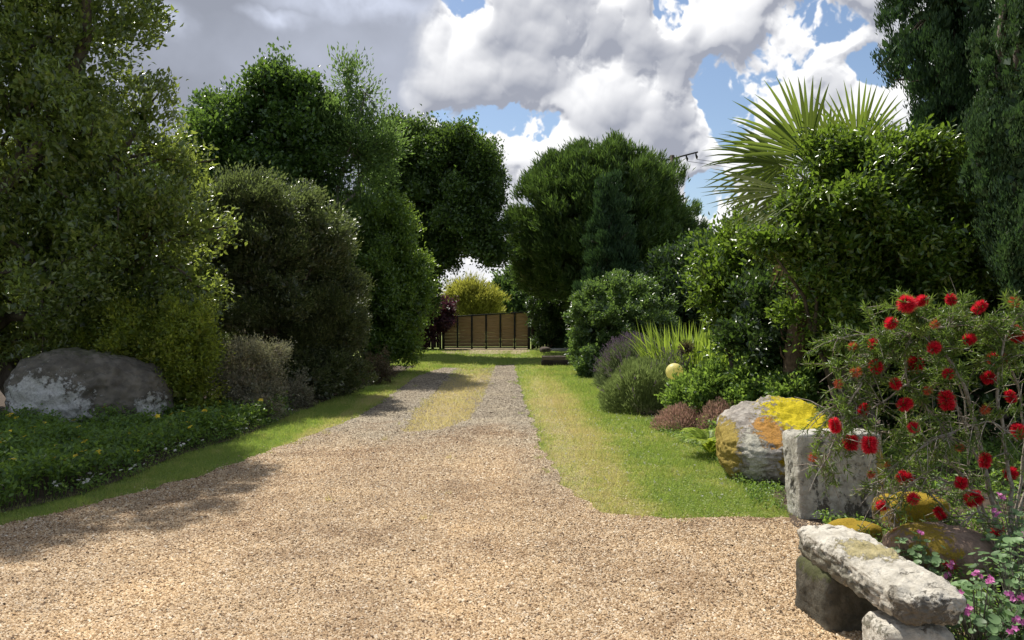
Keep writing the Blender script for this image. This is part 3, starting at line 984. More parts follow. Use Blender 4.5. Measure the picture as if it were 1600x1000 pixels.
# ------------------------------------------------------------------ far end of the drive
tree('oak', 'dark spreading broadleaf tree overhanging the drive left of the rounded pine', 'tree', at(628, 555, 30.5).xy.to_3d(),
     [B(655, 255, 30, 62, 52), B(715, 265, 30, 58, 60), B(608, 250, 30.5, 48, 58), B(765, 270, 29.5, 26, 52), B(700, 335, 29.6, 66, 56), B(755, 355, 29.4, 40, 45),
      B(655, 380, 30.2, 42, 55), B(640, 320, 30.5, 60, 50), B(768, 390, 29.2, 26, 22), B(690, 395, 29.8, 26, 30), B(640, 440, 30.8, 42, 40), B(655, 465, 31, 30, 30)],
     L_OAK, 110000, .125, .078, 31, r0=.13, clump=.25, per=20, lumps=19, lr=(.17, .36), tips=.10, n_twig=120, fork=.22, limbs=4)
tree('purple_shrub', 'dark purple leaved shrub left of the gate', 'shrub', at(676, 546, 35.2).xy.to_3d(),
     [B(676, 498, 35.2, 28, 26), B(665, 520, 35.2, 24, 24), B(694, 482, 35.4, 14, 14), B(652, 500, 35.2, 16, 30)],
     L_PURPLE, 9000, .11, .06, 32, r0=.06, clump=.14, per=14, lumps=12, tips=.2, n_twig=30)
tree('willow', 'bright yellow-green bushy tree beyond the gate', 'tree', at(740, 534, 46).xy.to_3d(),
     [B(735, 470, 46, 36, 26), B(715, 480, 46, 20, 20), B(762, 476, 46, 22, 18), B(740, 500, 46, 42, 26), B(722, 458, 46, 15, 14)],
     L_WILLOW, 22000, .22, .035, 33, r0=.12, clump=.25, per=16, lumps=15, tips=.3, out=.9, up=.7, rand=.4, n_twig=60)
tree('hazel', 'rounded mid green tree beyond the gate below the pine', 'tree', at(810, 526, 54).xy.to_3d(),
     [B(815, 455, 54, 28, 32), B(790, 465, 54, 22, 26), B(840, 440, 54, 26, 30), B(815, 490, 54, 44, 26)],
     L_FAR, 18000, .26, .14, 34, r0=.15, clump=.35, per=16, lumps=13, tips=.12, n_twig=40)


def needles(per=14, L=.26):
    def f(lv, rng, C, O):
        n = len(C)
        idx = np.repeat(np.arange(n), per)
        m = len(idx)
        ax = nrm(O * .55 + np.array([0, 0, .75]) + rng.normal(0, .22, O.shape))[idx]
        D = ax + rdir(rng, m) * .48
        P = C[idx] + ax * rng.uniform(-.22, .16, (m, 1))
        lv.add(P, D, rdir(rng, m), L * rng.uniform(.7, 1.2, m), .028, rng.random(m), rng.random(n)[idx], 3, 0, .02)
    return f


tree('pine', 'large round headed dark pine at the far right of the drive', 'tree', at(960, 552, 32).xy.to_3d(),
     [B(944, 362, 32, 148, 132, 130), B(946, 345, 31.6, 112, 116, 120), B(915, 355, 31.8, 118, 112, 120), B(1040, 400, 32, 58, 72), B(990, 425, 32, 112, 84, 100), B(858, 425, 32.4, 56, 40)],
     L_PINE, 60000, .22, .045, 35, drop=.0, core=.6, core_size=1.8, core_w=.10, r0=.26, clump=.2, per=5, lumps=110, lr=(.09, .17), n_twig=0, fork=.35, extra=needles(), up=.9)


def cone(px0, px1, ytop, ybot, Y, n=7):
    out = []
    for i in range(n):
        t = (i + .5) / n
        py = ytop + (ybot - ytop) * t
        rx = (px1 - px0) / 2 * min(1, (t + .08) ** .62) * (1 if t < .8 else .93)
        out.append(B((px0 + px1) / 2 + (i % 2 * 2 - 1) * 3, py, Y, rx, (ybot - ytop) / n * 1.05, rx))
    return out


tree('conical_cypress', 'dark conical conifer standing in front of the round headed pine', 'tree', at(952, 563, 27).xy.to_3d(),
     cone(890, 1018, 285, 560, 27), L_CONIFER, 60000, .13, .028, 36, r0=.14, clump=.10, per=14, lumps=26, lr=(.15, .28), up=1.4, out=.7, rand=.35, nup=.1, n_twig=40)
tree('gatepost_hedge', 'square dark hedge with paler top over the fence right of the gate', 'hedge', at(860, 547, 34.5).xy.to_3d(),
     [B(860, 477, 34.5, 32, 18), B(850, 500, 34.5, 18, 32), B(872, 505, 34.5, 18, 40), B(861, 525, 34.5, 26, 24)],
     L_DARK, 14000, .10, .055, 37, r0=.06, clump=.14, per=14, lumps=16, tips=.15, n_twig=40, multi=3)
tree('clipped_bush', 'rounded clipped bush with small shiny leaves beside the far lawn', 'bush', at(968, 585, 21).xy.to_3d(),
     [B(970, 502, 21, 80, 72), B(940, 535, 20.8, 48, 50), B(1000, 535, 20.9, 56, 46), B(925, 555, 20.7, 30, 28)],
     L_IVY, 56000, .072, .042, 38, r0=.08, clump=.09, per=14, lumps=60, lr=(.09, .17), tips=.06, drop=.0, n_twig=40)
tree('privet', 'small leafy shrub at the foot of the clipped bush', 'shrub', at(925, 590, 19.7).xy.to_3d(),
     [B(925, 562, 19.7, 17, 20), B(940, 572, 19.6, 16, 15), B(915, 574, 19.6, 11, 12)],
     L_IVY, 4000, .075, .045, 39, r0=.03, clump=.09, per=12, lumps=10, n_twig=20, multi=3)
tree('holly', 'dark evergreen filling the gap between the pine and the iris clump', 'tree', at(1080, 570, 25).xy.to_3d(),
     [B(1070, 455, 25, 65, 60), B(1110, 480, 25, 60, 80), B(1050, 510, 25, 60, 50), B(1150, 440, 25.5, 80, 80)],
     L_DARK, 26000, .13, .07, 50, r0=.14, clump=.2, per=16, lumps=14, n_twig=60)
# a farther belt of trees closes the view
for i, (px, py, Y, rx, ry) in enumerate([(560, 470, 60, 90, 60), (450, 420, 48, 120, 110), (250, 380, 40, 170, 160), (900, 470, 75, 70, 40), (1010, 480, 70, 80, 50), (1140, 450, 60, 90, 70),
                                         (1290, 430, 50, 120, 110), (1500, 400, 45, 170, 130), (20, 400, 36, 200, 170)]):
    labs = ['tall green tree behind the fresh green bush', 'dark tree showing between the feathery ash stems', 'broad tree behind the lumpy broadleaf tree', 'low tree behind the round headed pine',
            'tree hidden behind the conical conifer', 'tree behind the dark evergreen right of the pine', 'tree behind the fan palm', 'tree behind the columnar cypresses', 'broad tree behind the huge glossy evergreen']
    s = Y / F
    tree('background_tree', labs[i], 'tree', at(px, 490 + 1971 / Y, Y).xy.to_3d(), [B(px, py, Y, rx, ry), B(px - rx * .5, py + ry * .4, Y, rx * .6, ry * .6), B(px + rx * .5, py + ry * .4, Y, rx * .6, ry * .6)],
         L_FAR, 9000, .30, .18, 70 + i, r0=.2, clump=.4, per=14, lumps=14, n_twig=30, group='trees closing the view beyond the garden')


# gate
M_SLAT = simple_mat('gate_boards', (.27, .185, .095), (.40, .285, .155), 5, .75, .4, stretch=(.4, 1, 9))
M_FRAME = simple_mat('black_metal', (.012, .010, .010), (.022, .019, .018), 20, .5, .1)
M_FENCE = simple_mat('dark_timber', (.020, .014, .012), (.042, .030, .024), 6, .85, .4, stretch=(1, 1, .2))
M_SLEEPER = simple_mat('old_timber', (.10, .075, .055), (.20, .155, .12), 9, .9, .6, stretch=(.3, 2, 2))


class Boxes:
    def __init__(self):
        self.V, self.Lp, self.n = [], [], 0

    def add(self, lo, hi, M=None, cut=.0):
        x0, y0, z0 = lo
        x1, y1, z1 = hi
        v = [Vector(p) for p in ((x0, y0, z0), (x1, y0, z0), (x1, y1, z0), (x0, y1, z0), (x0, y0, z1), (x1, y0, z1), (x1, y1, z1), (x0, y1, z1))]
        if M:
            v = [M(p) for p in v]
        self.V += [tuple(p) for p in v]
        for f in ((0, 3, 2, 1), (4, 5, 6, 7), (0, 1, 5, 4), (1, 2, 6, 5), (2, 3, 7, 6), (3, 0, 4, 7)):
            self.Lp += [self.n + i for i in f]
        self.n += 8

    def build(self, name, mat, parent=None, bevel=.006):
        me = np_mesh(name, self.V, self.Lp, [4] * (len(self.Lp) // 4), None, parent)
        o = link(name, me, mat, parent)
        if bevel:
            b = o.modifiers.new('bevel', 'BEVEL')
            b.width, b.segments = bevel, 2
        return o


def build_gate():
    Y = 35.8
    x0, x1 = -3.12, .77
    t = thing('gate', 'wide driveway gate of brown horizontal boards in a black frame', 'gate', ((x0 + x1) / 2, Y, 0))
    rng = random.Random(3)
    top = lambda x: 1.47 + (x - x0) / (x1 - x0) * .24
    n = 6
    xs = [x0 + (x1 - x0) * i / n for i in range(n + 1)]
    for i in range(n):
        b = Boxes()
        a, c = xs[i] + .045, xs[i + 1] - .045
        k = 9
        for j in range(k):
            za, zb = .10 + (top(a) - .17) * j / k, .10 + (top(a) - .17) * (j + 1) / k - .003
            zc, zd = .10 + (top(c) - .17) * j / k, .10 + (top(c) - .17) * (j + 1) / k - .003
            off = rng.uniform(-.006, .006)

            def M(p, za=za, zb=zb, zc=zc, zd=zd, a=a, c=c, off=off):
                u = (p.x - a) / (c - a)
                lo, hi = za + (zc - za) * u, zb + (zd - zb) * u
                return Vector((p.x, p.y + off, lo if p.z < .5 else hi))
            b.add((a, Y - .012, 0), (c, Y + .012, 1), M)
        b.build('board_panel', M_SLAT, t, .004)
    for i, x in enumerate(xs):
        w = .06 if i in (0, n) else .04
        b = Boxes()
        b.add((x - w, Y - .045, .0 if i in (0, 2, 3, 5, n) else .06), (x + w, Y + .045, top(x) + (.05 if i in (0, n) else 0)))
        b.build('post', M_FRAME, t)
    for nm, f in (('top_rail', lambda x: top(x) - .01), ('bottom_rail', lambda x: .085)):
        b = Boxes()
        b.add((x0 + .06, Y - .034, 0), (x1 - .06, Y + .034, 1), lambda p, f=f: Vector((p.x, p.y, f(p.x) + (.0 if p.z > .5 else -.055))))
        b.build(nm, M_FRAME, t)


build_gate()


def fence(x0, x1, Y, h, label):
    t = thing('fence', label, 'fence', ((x0 + x1) / 2, Y, 0))
    rng = random.Random(int(x0 * 7))
    b = Boxes()
    x = x0
    while x < x1 - .05:
        b.add((x, Y - .012 + rng.uniform(-.004, .004), .04), (x + .115, Y + .012, h + rng.uniform(-.02, .02)))
        x += .128
    b.build('board_panel', M_FENCE, t, .004)
    for x in (x0 - .05, (x0 + x1) / 2, x1 + .05):
        b = Boxes()
        b.add((x - .05, Y - .115, 0), (x + .05, Y - .015, h + .06))
        b.build('post', M_FENCE, t)
    for z in (.3, h - .25):
        b = Boxes()
        b.add((x0, Y + .013, z), (x1, Y + .06, z + .09))
        b.build('rail', M_FENCE, t)


fence(.95, 2.7, 35.0, 1.62, 'dark upright board fence right of the gate under the square hedge')
fence(-4.6, -3.32, 36.0, 1.25, 'dark upright board fence left of the gate behind the purple shrub')

# low timber and stone beside the far lawn
t = thing('sleeper_planter', 'low dark timber block lying on the grass by the end of the right wheel track', 'timber block', (1.27, 24.2, 0))
b = Boxes()
b.add((.9, 24.0, 0), (1.72, 24.5, .17))
b.build('lower_beam', M_FENCE, t, .02)
b = Boxes()
b.add((.92, 24.03, .172), (1.66, 24.46, .30))
b.build('upper_beam', M_SLEEPER, t, .02)
M_PALE = rock_mat('pale_stone', ((.30, .28, .25), (.48, .46, .42)), [], None, 9, dark_amt=.4)
tag(rock('kerb_stone', (2.15, 33.2, -.05), (1.7, .5, .19), .05, M_PALE, 8, 4, .5, .06), 'long flat pale stone lying in front of the dark fence right of the gate', 'stone')
tag(rock('path_stone', (1.35, 32.2, -.03), (.42, .4, .27), .4, rock_mat('brown_stone', ((.07, .055, .045), (.13, .105, .085)), [], None, 9), 9, 4, .7, .1), 'small dark stone standing beside the long flat pale stone', 'stone')

# power pole behind the pine
def build_pole():
    Y = 44
    p = at(1050, 243, Y)
    t = thing('utility_pole', 'wooden power pole with a slanting cross arm behind the pine', 'utility pole', (p.x, Y, 0))
    tb = Tubes()
    tb.add([(p.x, Y, 0), (p.x, Y, p.z * .5), (p.x, Y, p.z)], [.16, .14, .12], 10)
    tb.build('pole', BARK, t)
    a, c = at(1043, 250, Y), at(1090, 238, Y)
    tb = Tubes()
    tb.add([a, c], [.05, .045], 6)
    tb.build('cross_arm', M_FRAME, t)
    for px, py in ((1056, 247), (1072, 243), (1087, 240)):
        q = at(px, py, Y)
        tb = Tubes()
        tb.add([q + Vector((0, 0, .03)), q + Vector((0, 0, -.08)), q + Vector((.05, 0, -.2)), q + Vector((.05, 0, -.32))], [.03, .05, .07, .03], 8)
        tb.build('insulator', M_FRAME, t)
    tb = Tubes()
    tb.add([at(1050, 271, Y), at(1068, 271, Y)], [.035, .03], 6)
    tb.build('bracket', M_FRAME, t)
    # wires running off to the right
    for k, (q0, q1) in enumerate(((at(1087, 241, Y), (60, 70, 12.5)), (at(1072, 244, Y), (60, 71, 12.3)))):
        q0 = Vector(q0) + Vector((.05, 0, -.3))
        q1 = Vector(q1)
        tb = Tubes()
        tb.add([q0.lerp(q1, s / 10) + Vector((0, 0, -4 * .9 * (s / 10) * (1 - s / 10))) for s in range(11)], [.012] * 11, 4, False)
        tb.build('wire', M_FRAME, t)


build_pole()
# ------------------------------------------------------------------ right side: trees and tall shrubs
def fan_leaf(lv, hub, axis, normal, L, spread, n, seed, droop=.12, fold=.35, ragged=.1, tone=0.5):
    """the blade of a fan palm: folded segments joined near the hub, free and pointed towards their tips"""
    rng = np.random.default_rng(seed)
    a = nrm(np.asarray(tuple(axis), float))
    nn = np.asarray(tuple(normal), float)
    nn = nrm(nn - a * nn.dot(a))
    s = np.cross(a, nn)
    hub = np.asarray(tuple(hub), float)
    th = np.radians(np.linspace(-spread, spread, n)) + rng.normal(0, .012, n)
    dth = np.radians(2 * spread / n)
    ts = np.array([.03, .22, .45, .65, .83, 1.0])
    join = .50
    for i in range(n):
        l = L * (.80 + .20 * math.cos(th[i] * .9)) * rng.uniform(1 - ragged, 1.0)
        cone_up = .10 * math.cos(th[i] * 2)
        d = math.cos(th[i]) * a + math.sin(th[i]) * s + nn * (rng.normal(0, .03) + cone_up)
        d /= np.linalg.norm(d)
        sd = nrm(np.cross(d, nn))
        up = np.cross(sd, d)
        dr = droop * rng.uniform(.6, 1.5)
        rows = []
        for t in ts:
            c = hub + d * l * t - np.array([0, 0, 1]) * dr * l * t ** 3
            w = t * l * math.tan(dth / 2) * 1.12 if t <= join + .05 else join * l * math.tan(dth / 2) * (1 - (t - join) / (1 - join)) ** .7
            w = max(w, .0008)
            rows.append((c - sd * w + up * w * fold, c, c + sd * w + up * w * fold))
        v = np.array(rows).reshape(-1, 3)
        b = lv.n
        faces = []
        for r in range(len(ts) - 1):
            for q in (0, 1):
                faces.append((b + r * 3 + q, b + r * 3 + q + 1, b + r * 3 + q + 4, b + r * 3 + q + 3))
        lv.V.append(v)
        lv.Lp.append(np.array(faces).ravel())
        lv.C.append(np.full(len(faces), 4))
        lv.R.append(np.full(len(faces), rng.random()))
        lv.T.append(np.full(len(faces), tone))
        lv.n += len(v)


L_PALM = leaf_mat('palm_leaves', (0.068, 0.108, 0.027), (0.108, 0.153, 0.041), (0.297, 0.405, 0.054), .42, .5, .25, (0.153, 0.162, 0.045))
L_DEAD = leaf_mat('dead_palm_leaves', (.14, .095, .055), (.24, .17, .10), (.25, .17, .09), .25, .7, .2)


def build_palm():
    Y = 10.0
    base = at(1228, 490 + 1971 / Y, Y)
    t = thing('fan_palm', 'fan palm with stiff spiky leaves fanned against the sky above the laurel', 'palm', (base.x, Y, 0))
    top = at(1272, 292, Y)
    tb = Tubes()
    rng = np.random.default_rng(8)
    pts = [Vector((base.x, Y, 0)).lerp(top, k / 14) for k in range(15)]
    tb.add(pts, [.13 + .012 * (k % 2) for k in range(15)], 12)
    for k in range(130):                        # old leaf bases round the trunk
        h = rng.uniform(.3, 1)
        c = np.array(tuple(Vector((base.x, Y, 0)).lerp(top, h)))
        a = rng.uniform(0, 6.28)
        o = np.array([math.cos(a), math.sin(a), 0])
        tb.add([c + o * .1, c + o * .17 + [0, 0, .09], c + o * .19 + [0, 0, .2]], [.022, .016, .006], 4)
    tb.build('trunk', simple_mat('palm_fibre', (.06, .04, .026), (.15, .105, .065), 22, .95, .7), t)
    #       hub px,  py,  dY,  tip px, py, dY   normal           length spread n
    specs = [(1338, 240, -.1, 1346, 110, -.1, (.05, -1, .15), .98, 80, 42),
             (1262, 244, -.35, 1176, 126, -.3, (-.2, -1, .5), 1.26, 52, 40),
             (1222, 258, .05, 1098, 240, .1, (-.2, -.9, .5), 1.10, 62, 38),
             (1232, 300, -.45, 1110, 318, -.6, (-.1, -.75, .8), 1.14, 52, 38),
             (1240, 322, .1, 1150, 390, .1, (-.5, -.8, .6), .85, 46, 36),
             (1292, 250, .45, 1262, 118, .7, (0, -1, .4), 1.02, 64, 40),
             (1345, 262, .3, 1440, 190, .4, (.3, -.9, .5), .90, 66, 36),
             (1330, 290, -.3, 1450, 300, -.5, (.3, -.5, 1), 1.0, 70, 34),
             (1268, 262, .35, 1180, 170, .6, (-.1, -1, .4), 1.0, 58, 36),
             (1250, 280, .5, 1140, 280, .8, (-.2, -1, .5), 1.0, 56, 36),
             (1290, 300, -.8, 1280, 320, -1.9, (0, .3, 1), .95, 75, 36)]
    for i, (hx, hy, hd, tx, ty, td, nn, L, sp, n) in enumerate(specs):
        hub, tip = at(hx, hy, Y + hd), at(tx, ty, Y + td)
        lv = Leaves()
        fan_leaf(lv, hub, tip - hub, nn, L, sp, int(sp * 2 / 5.4), 80 + i, droop=.06 + .06 * (i % 3), tone=.2 + .6 * (i % 4) / 3)
        f = lv.build('frond', L_PALM, t)
        tb = Tubes()
        mid = (top + hub) / 2 + Vector((0, 0, .04))
        tb.add([top, mid, hub + (tip - hub).normalized() * .06], [.022, .016, .011], 6)
        tb.build('stalk', L_PALM_STALK, f)
    # the brown skirt of dead leaves
    for i in range(9):
        a = i / 9 * 6.28 + .3
        h = .82 if i % 2 else .92
        c = Vector((base.x, Y, 0)).lerp(top, h) + Vector((math.cos(a), math.sin(a), 0)) * .2
        lv = Leaves()
        fan_leaf(lv, c, (math.cos(a) * .35, math.sin(a) * .35, -1), (math.cos(a), math.sin(a), .4), rng.uniform(.65, .95), 26, 20, 100 + i, droop=.15, fold=.8, ragged=.3)
        lv.build('dead_frond', L_DEAD, t)


L_PALM_STALK = simple_mat('palm_stalk', (.13, .16, .05), (.19, .20, .07), 10, .6, .1)
build_palm()

tree('laurel', 'large glossy leaved shrub wrapped round the fan palm', 'shrub', at(1330, 490 + 1971 / 9.2, 9.2).xy.to_3d(),
     [B(1380, 258, 9.2, 95, 48), B(1310, 245, 9.4, 50, 32), B(1445, 300, 9.2, 70, 75), B(1340, 335, 9.0, 85, 75), B(1395, 400, 9.0, 90, 90), B(1305, 400, 8.9, 56, 58), B(1262, 330, 9.0, 40, 36), B(1236, 384, 8.9, 46, 20), B(1196, 380, 8.9, 34, 12), B(1480, 390, 9.3, 70, 90), B(1310, 470, 9.1, 80, 70), B(1430, 490, 9.2, 100, 80), B(1540, 470, 9.4, 80, 80), B(1400, 270, 9.4, 40, 50)],
     L_LAUREL, 80000, .068, .029, 51, r0=.06, clump=.12, per=18, lumps=20, lr=(.15, .33), tips=.18, multi=4, spread=.2, shape=6, n_twig=110, up=.3, fork=.3)
tree('bay_shrub', 'lighter green broadleaf shrub at the left edge of the palm', 'shrub', at(1150, 655, 12).xy.to_3d(),
     [B(1150, 420, 12, 48, 50), B(1130, 470, 11.9, 40, 55), B(1165, 370, 12, 30, 36), B(1180, 480, 12, 60, 90), B(1200, 420, 12.1, 50, 70), B(1120, 440, 11.8, 24, 22)],
     L_LAUREL, 15000, .085, .042, 52, r0=.05, clump=.15, per=16, lumps=13, tips=.16, multi=3, spread=.12, n_twig=60)
tree('understory_shrub', 'dark shady shrub under the palm behind the lichen covered boulder', 'shrub', at(1230, 672, 10.8).xy.to_3d(),
     [B(1210, 500, 10.8, 75, 70), B(1180, 545, 10.7, 52, 45), B(1260, 540, 10.9, 75, 70), B(1330, 520, 10.6, 80, 80)],
     L_DARK, 17000, .085, .045, 53, r0=.06, clump=.14, per=16, lumps=14, tips=.1, multi=4, spread=.2, n_twig=60)
tree('shade_shrub', 'dark foliage deep in the shade behind the red flowering shrub', 'shrub', at(1470, 690, 9.8).xy.to_3d(),
     [B(1420, 560, 9.8, 90, 90), B(1520, 560, 9.7, 90, 100), B(1610, 520, 9.6, 90, 130), B(1480, 600, 9.4, 100, 60), B(1360, 600, 9.9, 50, 50), B(1690, 560, 9.4, 100, 120)],
     L_DARK, 24000, .085, .045, 54, r0=.06, clump=.15, per=16, lumps=14, tips=.1, multi=4, spread=.25, n_twig=60)

tree('cypress', 'very dark columnar cypress narrowing downwards right of the palm', 'tree', at(1525, 490 + 1971 / 9.9, 9.9).xy.to_3d(),
     [B(1470, 10, 9.9, 82, 150), B(1475, 130, 9.9, 68, 120), B(1492, 230, 9.9, 52, 100), B(1508, 310, 9.9, 32, 62), B(1530, -120, 9.9, 140, 170), B(1540, 120, 10.2, 70, 200), B(1440, -120, 9.9, 60, 130)],
     L_CONIFER, 90000, .060, .018, 55, core_w=.035, r0=.14, clump=.075, per=16, lumps=34, lr=(.13, .24), up=1.6, out=.6, rand=.4, nup=.1, n_twig=60, fork=.6)


def plumes():
    rng = np.random.default_rng(77)
    out = []
    # vertical plumes packed side by side; the outline widens upwards
    for py, lo, hi in ((-120, 1565, 1860), (20, 1548, 1860), (110, 1532, 1860), (200, 1512, 1860), (275, 1508, 1850), (345, 1532, 1840), (415, 1575, 1830), (490, 1620, 1810)):
        px = lo + 20
        while px < hi:
            w = rng.uniform(20, 32)
            Y = 8.1 + .9 * ((px - 1680) / 180) ** 2 - .5 + rng.uniform(-.12, .12)
            if px < 1760 or rng.random() < .6:
                out.append(B(px, py + rng.uniform(-35, 35), Y, w, rng.uniform(75, 110), w * 1.3))
            px += w * rng.uniform(1.0, 1.35)
    out.append(B(1690, 100, 8.6, 130, 330, 120))
    return out


PL = plumes()
tree('plume_cypress', 'columnar cypress with upright feathery plumes at the right edge of the picture', 'tree', at(1690, 490 + 1971 / 8.5, 8.5).xy.to_3d(),
     PL, L_YEW, 170000, .044, .014, 56, core_w=.035, r0=.17, clump=.050, per=18, lumps=7, lr=(.3, .5), up=1.5, out=.7, rand=.45, nup=.1, n_twig=60, fork=.5)

# ------------------------------------------------------------------ right border plants
L_LAV = leaf_mat('lavender_leaves', (0.109, 0.147, 0.070), (0.179, 0.211, 0.115), (0.240, 0.312, 0.120), .3, .6, .25)
L_LAVG = leaf_mat('green_lavender_leaves', (.13, .18, .055), (.21, .25, .10), (.32, .42, .13), .36, .55, .25)
L_LAVF = leaf_mat('lavender_flowers', (.15, .11, .16), (.26, .20, .26), (.2, .14, .2), .3, .7, .2)
L_IRIS = leaf_mat('strap_leaves', (0.128, 0.218, 0.038), (0.205, 0.294, 0.058), (0.432, 0.576, 0.072), .45, .4, .4)
L_HERB = leaf_mat('herb_leaves', (0.070, 0.147, 0.028), (0.128, 0.218, 0.051), (0.312, 0.480, 0.072), .4, .45, .35, (0.166, 0.218, 0.064))
L_PINK = leaf_mat('heather_flowers', (.38, .21, .17), (.55, .37, .31), (.5, .3, .24), .35, .7, .2, (.24, .24, .09))
L_FERN = leaf_mat('fern_leaves', (0.192, 0.282, 0.038), (0.282, 0.371, 0.058), (0.504, 0.600, 0.072), .45, .45, .3)


def mound(name, label, cat, c, r, h, n, L, W, mat, seed, flowers=0, fmat=None, group=None, up=.25, lean=(0, 0)):
    """a cushion of fine upright shoots fanning out from the middle, with flower spikes standing out"""
    rng = np.random.default_rng(seed)
    t = thing(name, label, cat, (c[0], c[1], 0), group)
    d = rdir(rng, n)
    d[:, 2] = np.abs(d[:, 2])
    lum = np.array([1 + .16 * mnoise.noise(Vector(q) * 2.2 + Vector((seed, 0, 0))) + .10 * mnoise.noise(Vector(q) * 6) for q in d])
    q = rng.uniform(.45, 1, n) ** .5 * lum
    P = np.array([c[0], c[1], .02]) + d * q[:, None] * np.array([r[0], r[1], h]) + np.array([0, 0, .0])
    D = d * .9 + np.array([lean[0], lean[1], up + .4]) + rdir(rng, n) * .35
    lv = Leaves()
    lv.add(P, D, rdir(rng, n), L * rng.uniform(.6, 1.2, n), W, rng.random(n), rng.random(n), 4, .1, .05)
    # woody middle
    k = 60
    dd = rdir(rng, k)
    dd[:, 2] = np.abs(dd[:, 2]) + .1
    lv.add(np.tile(np.array([c[0], c[1], 0.0]), (k, 1)), dd * np.array([r[0], r[1], h]), rdir(rng, k), np.linalg.norm(dd * np.array([r[0], r[1], h]), axis=1) * .95, .015, rng.random(k) * .2, np.zeros(k), 4, .1, 0)
    lv.build('foliage', mat, t)
    if flowers:
        fl, st = Leaves(), Leaves()
        d = rdir(rng, flowers)
        d[:, 2] = np.abs(d[:, 2]) * 1.2 + .15
        d = nrm(d)
        b = np.array([c[0], c[1], .02]) + d * np.array([r[0], r[1], h]) * .8
        dirs = nrm(d * .75 + np.array([lean[0], lean[1], .6]) + rng.normal(0, .1, d.shape))
        ln = rng.uniform(.22, .42, flowers)
        st.add(b, dirs, rdir(rng, flowers), ln, .008, rng.random(flowers), np.zeros(flowers), 4, 0, .02)
        st.build('flower_stem', mat, t)['kind'] = 'stuff'
        tip = b + dirs * ln[:, None]
        idx = np.repeat(np.arange(flowers), 12)
        m = len(idx)
        fl.add(tip[idx] - dirs[idx] * rng.uniform(0, .12, (m, 1)), dirs[idx] + rdir(rng, m) * .55, rdir(rng, m), rng.uniform(.020, .036, m), .014, rng.random(m), np.zeros(m), 4, .1, .1)
        fl.build('flower_spike', fmat, t)['kind'] = 'stuff'
    return t


mound('lavender', 'lavender cushion with grey-purple flower spikes beside the round clipped bush', 'lavender', (2.62, 17.0), (.78, .75), 1.0, 16000, .12, .012, L_LAV, 91, 700, L_LAVF, 'lavender cushions along the right lawn', lean=(-.18, -.05))
mound('lavender', 'dense green flowerless cushion bulging over the lawn edge in front of the purple spiked one', 'lavender', (2.12, 12.9), (.66, .60), .80, 24000, .085, .010, L_LAVG, 92, 40, L_LAVF, 'lavender cushions along the right lawn')
mound('lavender', 'small lavender cushion behind the yellow globe', 'lavender', (2.75, 13.6), (.5, .5), .85, 9000, .09, .010, L_LAVG, 93, 160, L_LAVF, 'lavender cushions along the right lawn')


def strap_plant():
    rng = np.random.default_rng(94)
    t = thing('iris_clump', 'tall bright green clump of strap shaped leaves left of the dark shrub', 'iris', (3.38, 14.2, 0))
    lv = Leaves()
    ts = np.linspace(0, 1, 7)
    for i in range(620):
        a = rng.uniform(0, 6.28)
        rr = rng.uniform(0, 1) ** .5
        b = np.array([3.38 + math.cos(a) * rr * .85, 14.2 + math.sin(a) * rr * .6, 0])
        o = nrm(np.array([math.cos(a) * rr, math.sin(a) * rr, 0]) + rng.normal(0, .5, 3) * [1, 1, 0])
        L = rng.uniform(.9, 1.55)
        lean, bend = rng.uniform(.1, .35), rng.uniform(.0, .5) * (rng.random() < .6)
        sd = nrm(np.cross(o, [0, 0, 1.0]) + rng.normal(0, .4, 3) * [1, 1, 0])
        c = b + np.stack([o * L * (lean * s + bend * s ** 3 * .7) + np.array([0, 0, L * (s - bend * .45 * s ** 3)]) for s in ts])
        w = .016 * np.sqrt(np.clip(1 - ts ** 3, .002, 1))
        v = np.stack([c - sd * w[:, None], c + sd * w[:, None]], 1).reshape(-1, 3)
        k = lv.n
        f = [(k + 2 * j, k + 2 * j + 1, k + 2 * j + 3, k + 2 * j + 2) for j in range(6)]
        lv.V.append(v)
        lv.Lp.append(np.array(f).ravel())
        lv.C.append(np.full(6, 4))
        lv.R.append(np.full(6, rng.random()))
        lv.T.append(np.zeros(6))
        lv.n += len(v)
    lv.build('foliage', L_IRIS, t)
    # a faded brown flower head
    h = at(1073, 543, 13.4)
    tb = Tubes()
    tb.add([(h.x + .05, 13.5, 0), (h.x + .02, 13.45, h.z * .6), tuple(h)], [.006, .006, .004], 5)
    s = tb.build('flower_stem', BARK_GREY, t)
    d = rdir(rng, 700)
    fl = Leaves()
    fl.add(np.array(tuple(h)) + d * rng.uniform(.0, .12, (700, 1)), d, rdir(rng, 700), .05, .014, rng.random(700), rng.random(700), 4, .1, .1)
    fl.build('flower_head', L_BROWN, s)


strap_plant()


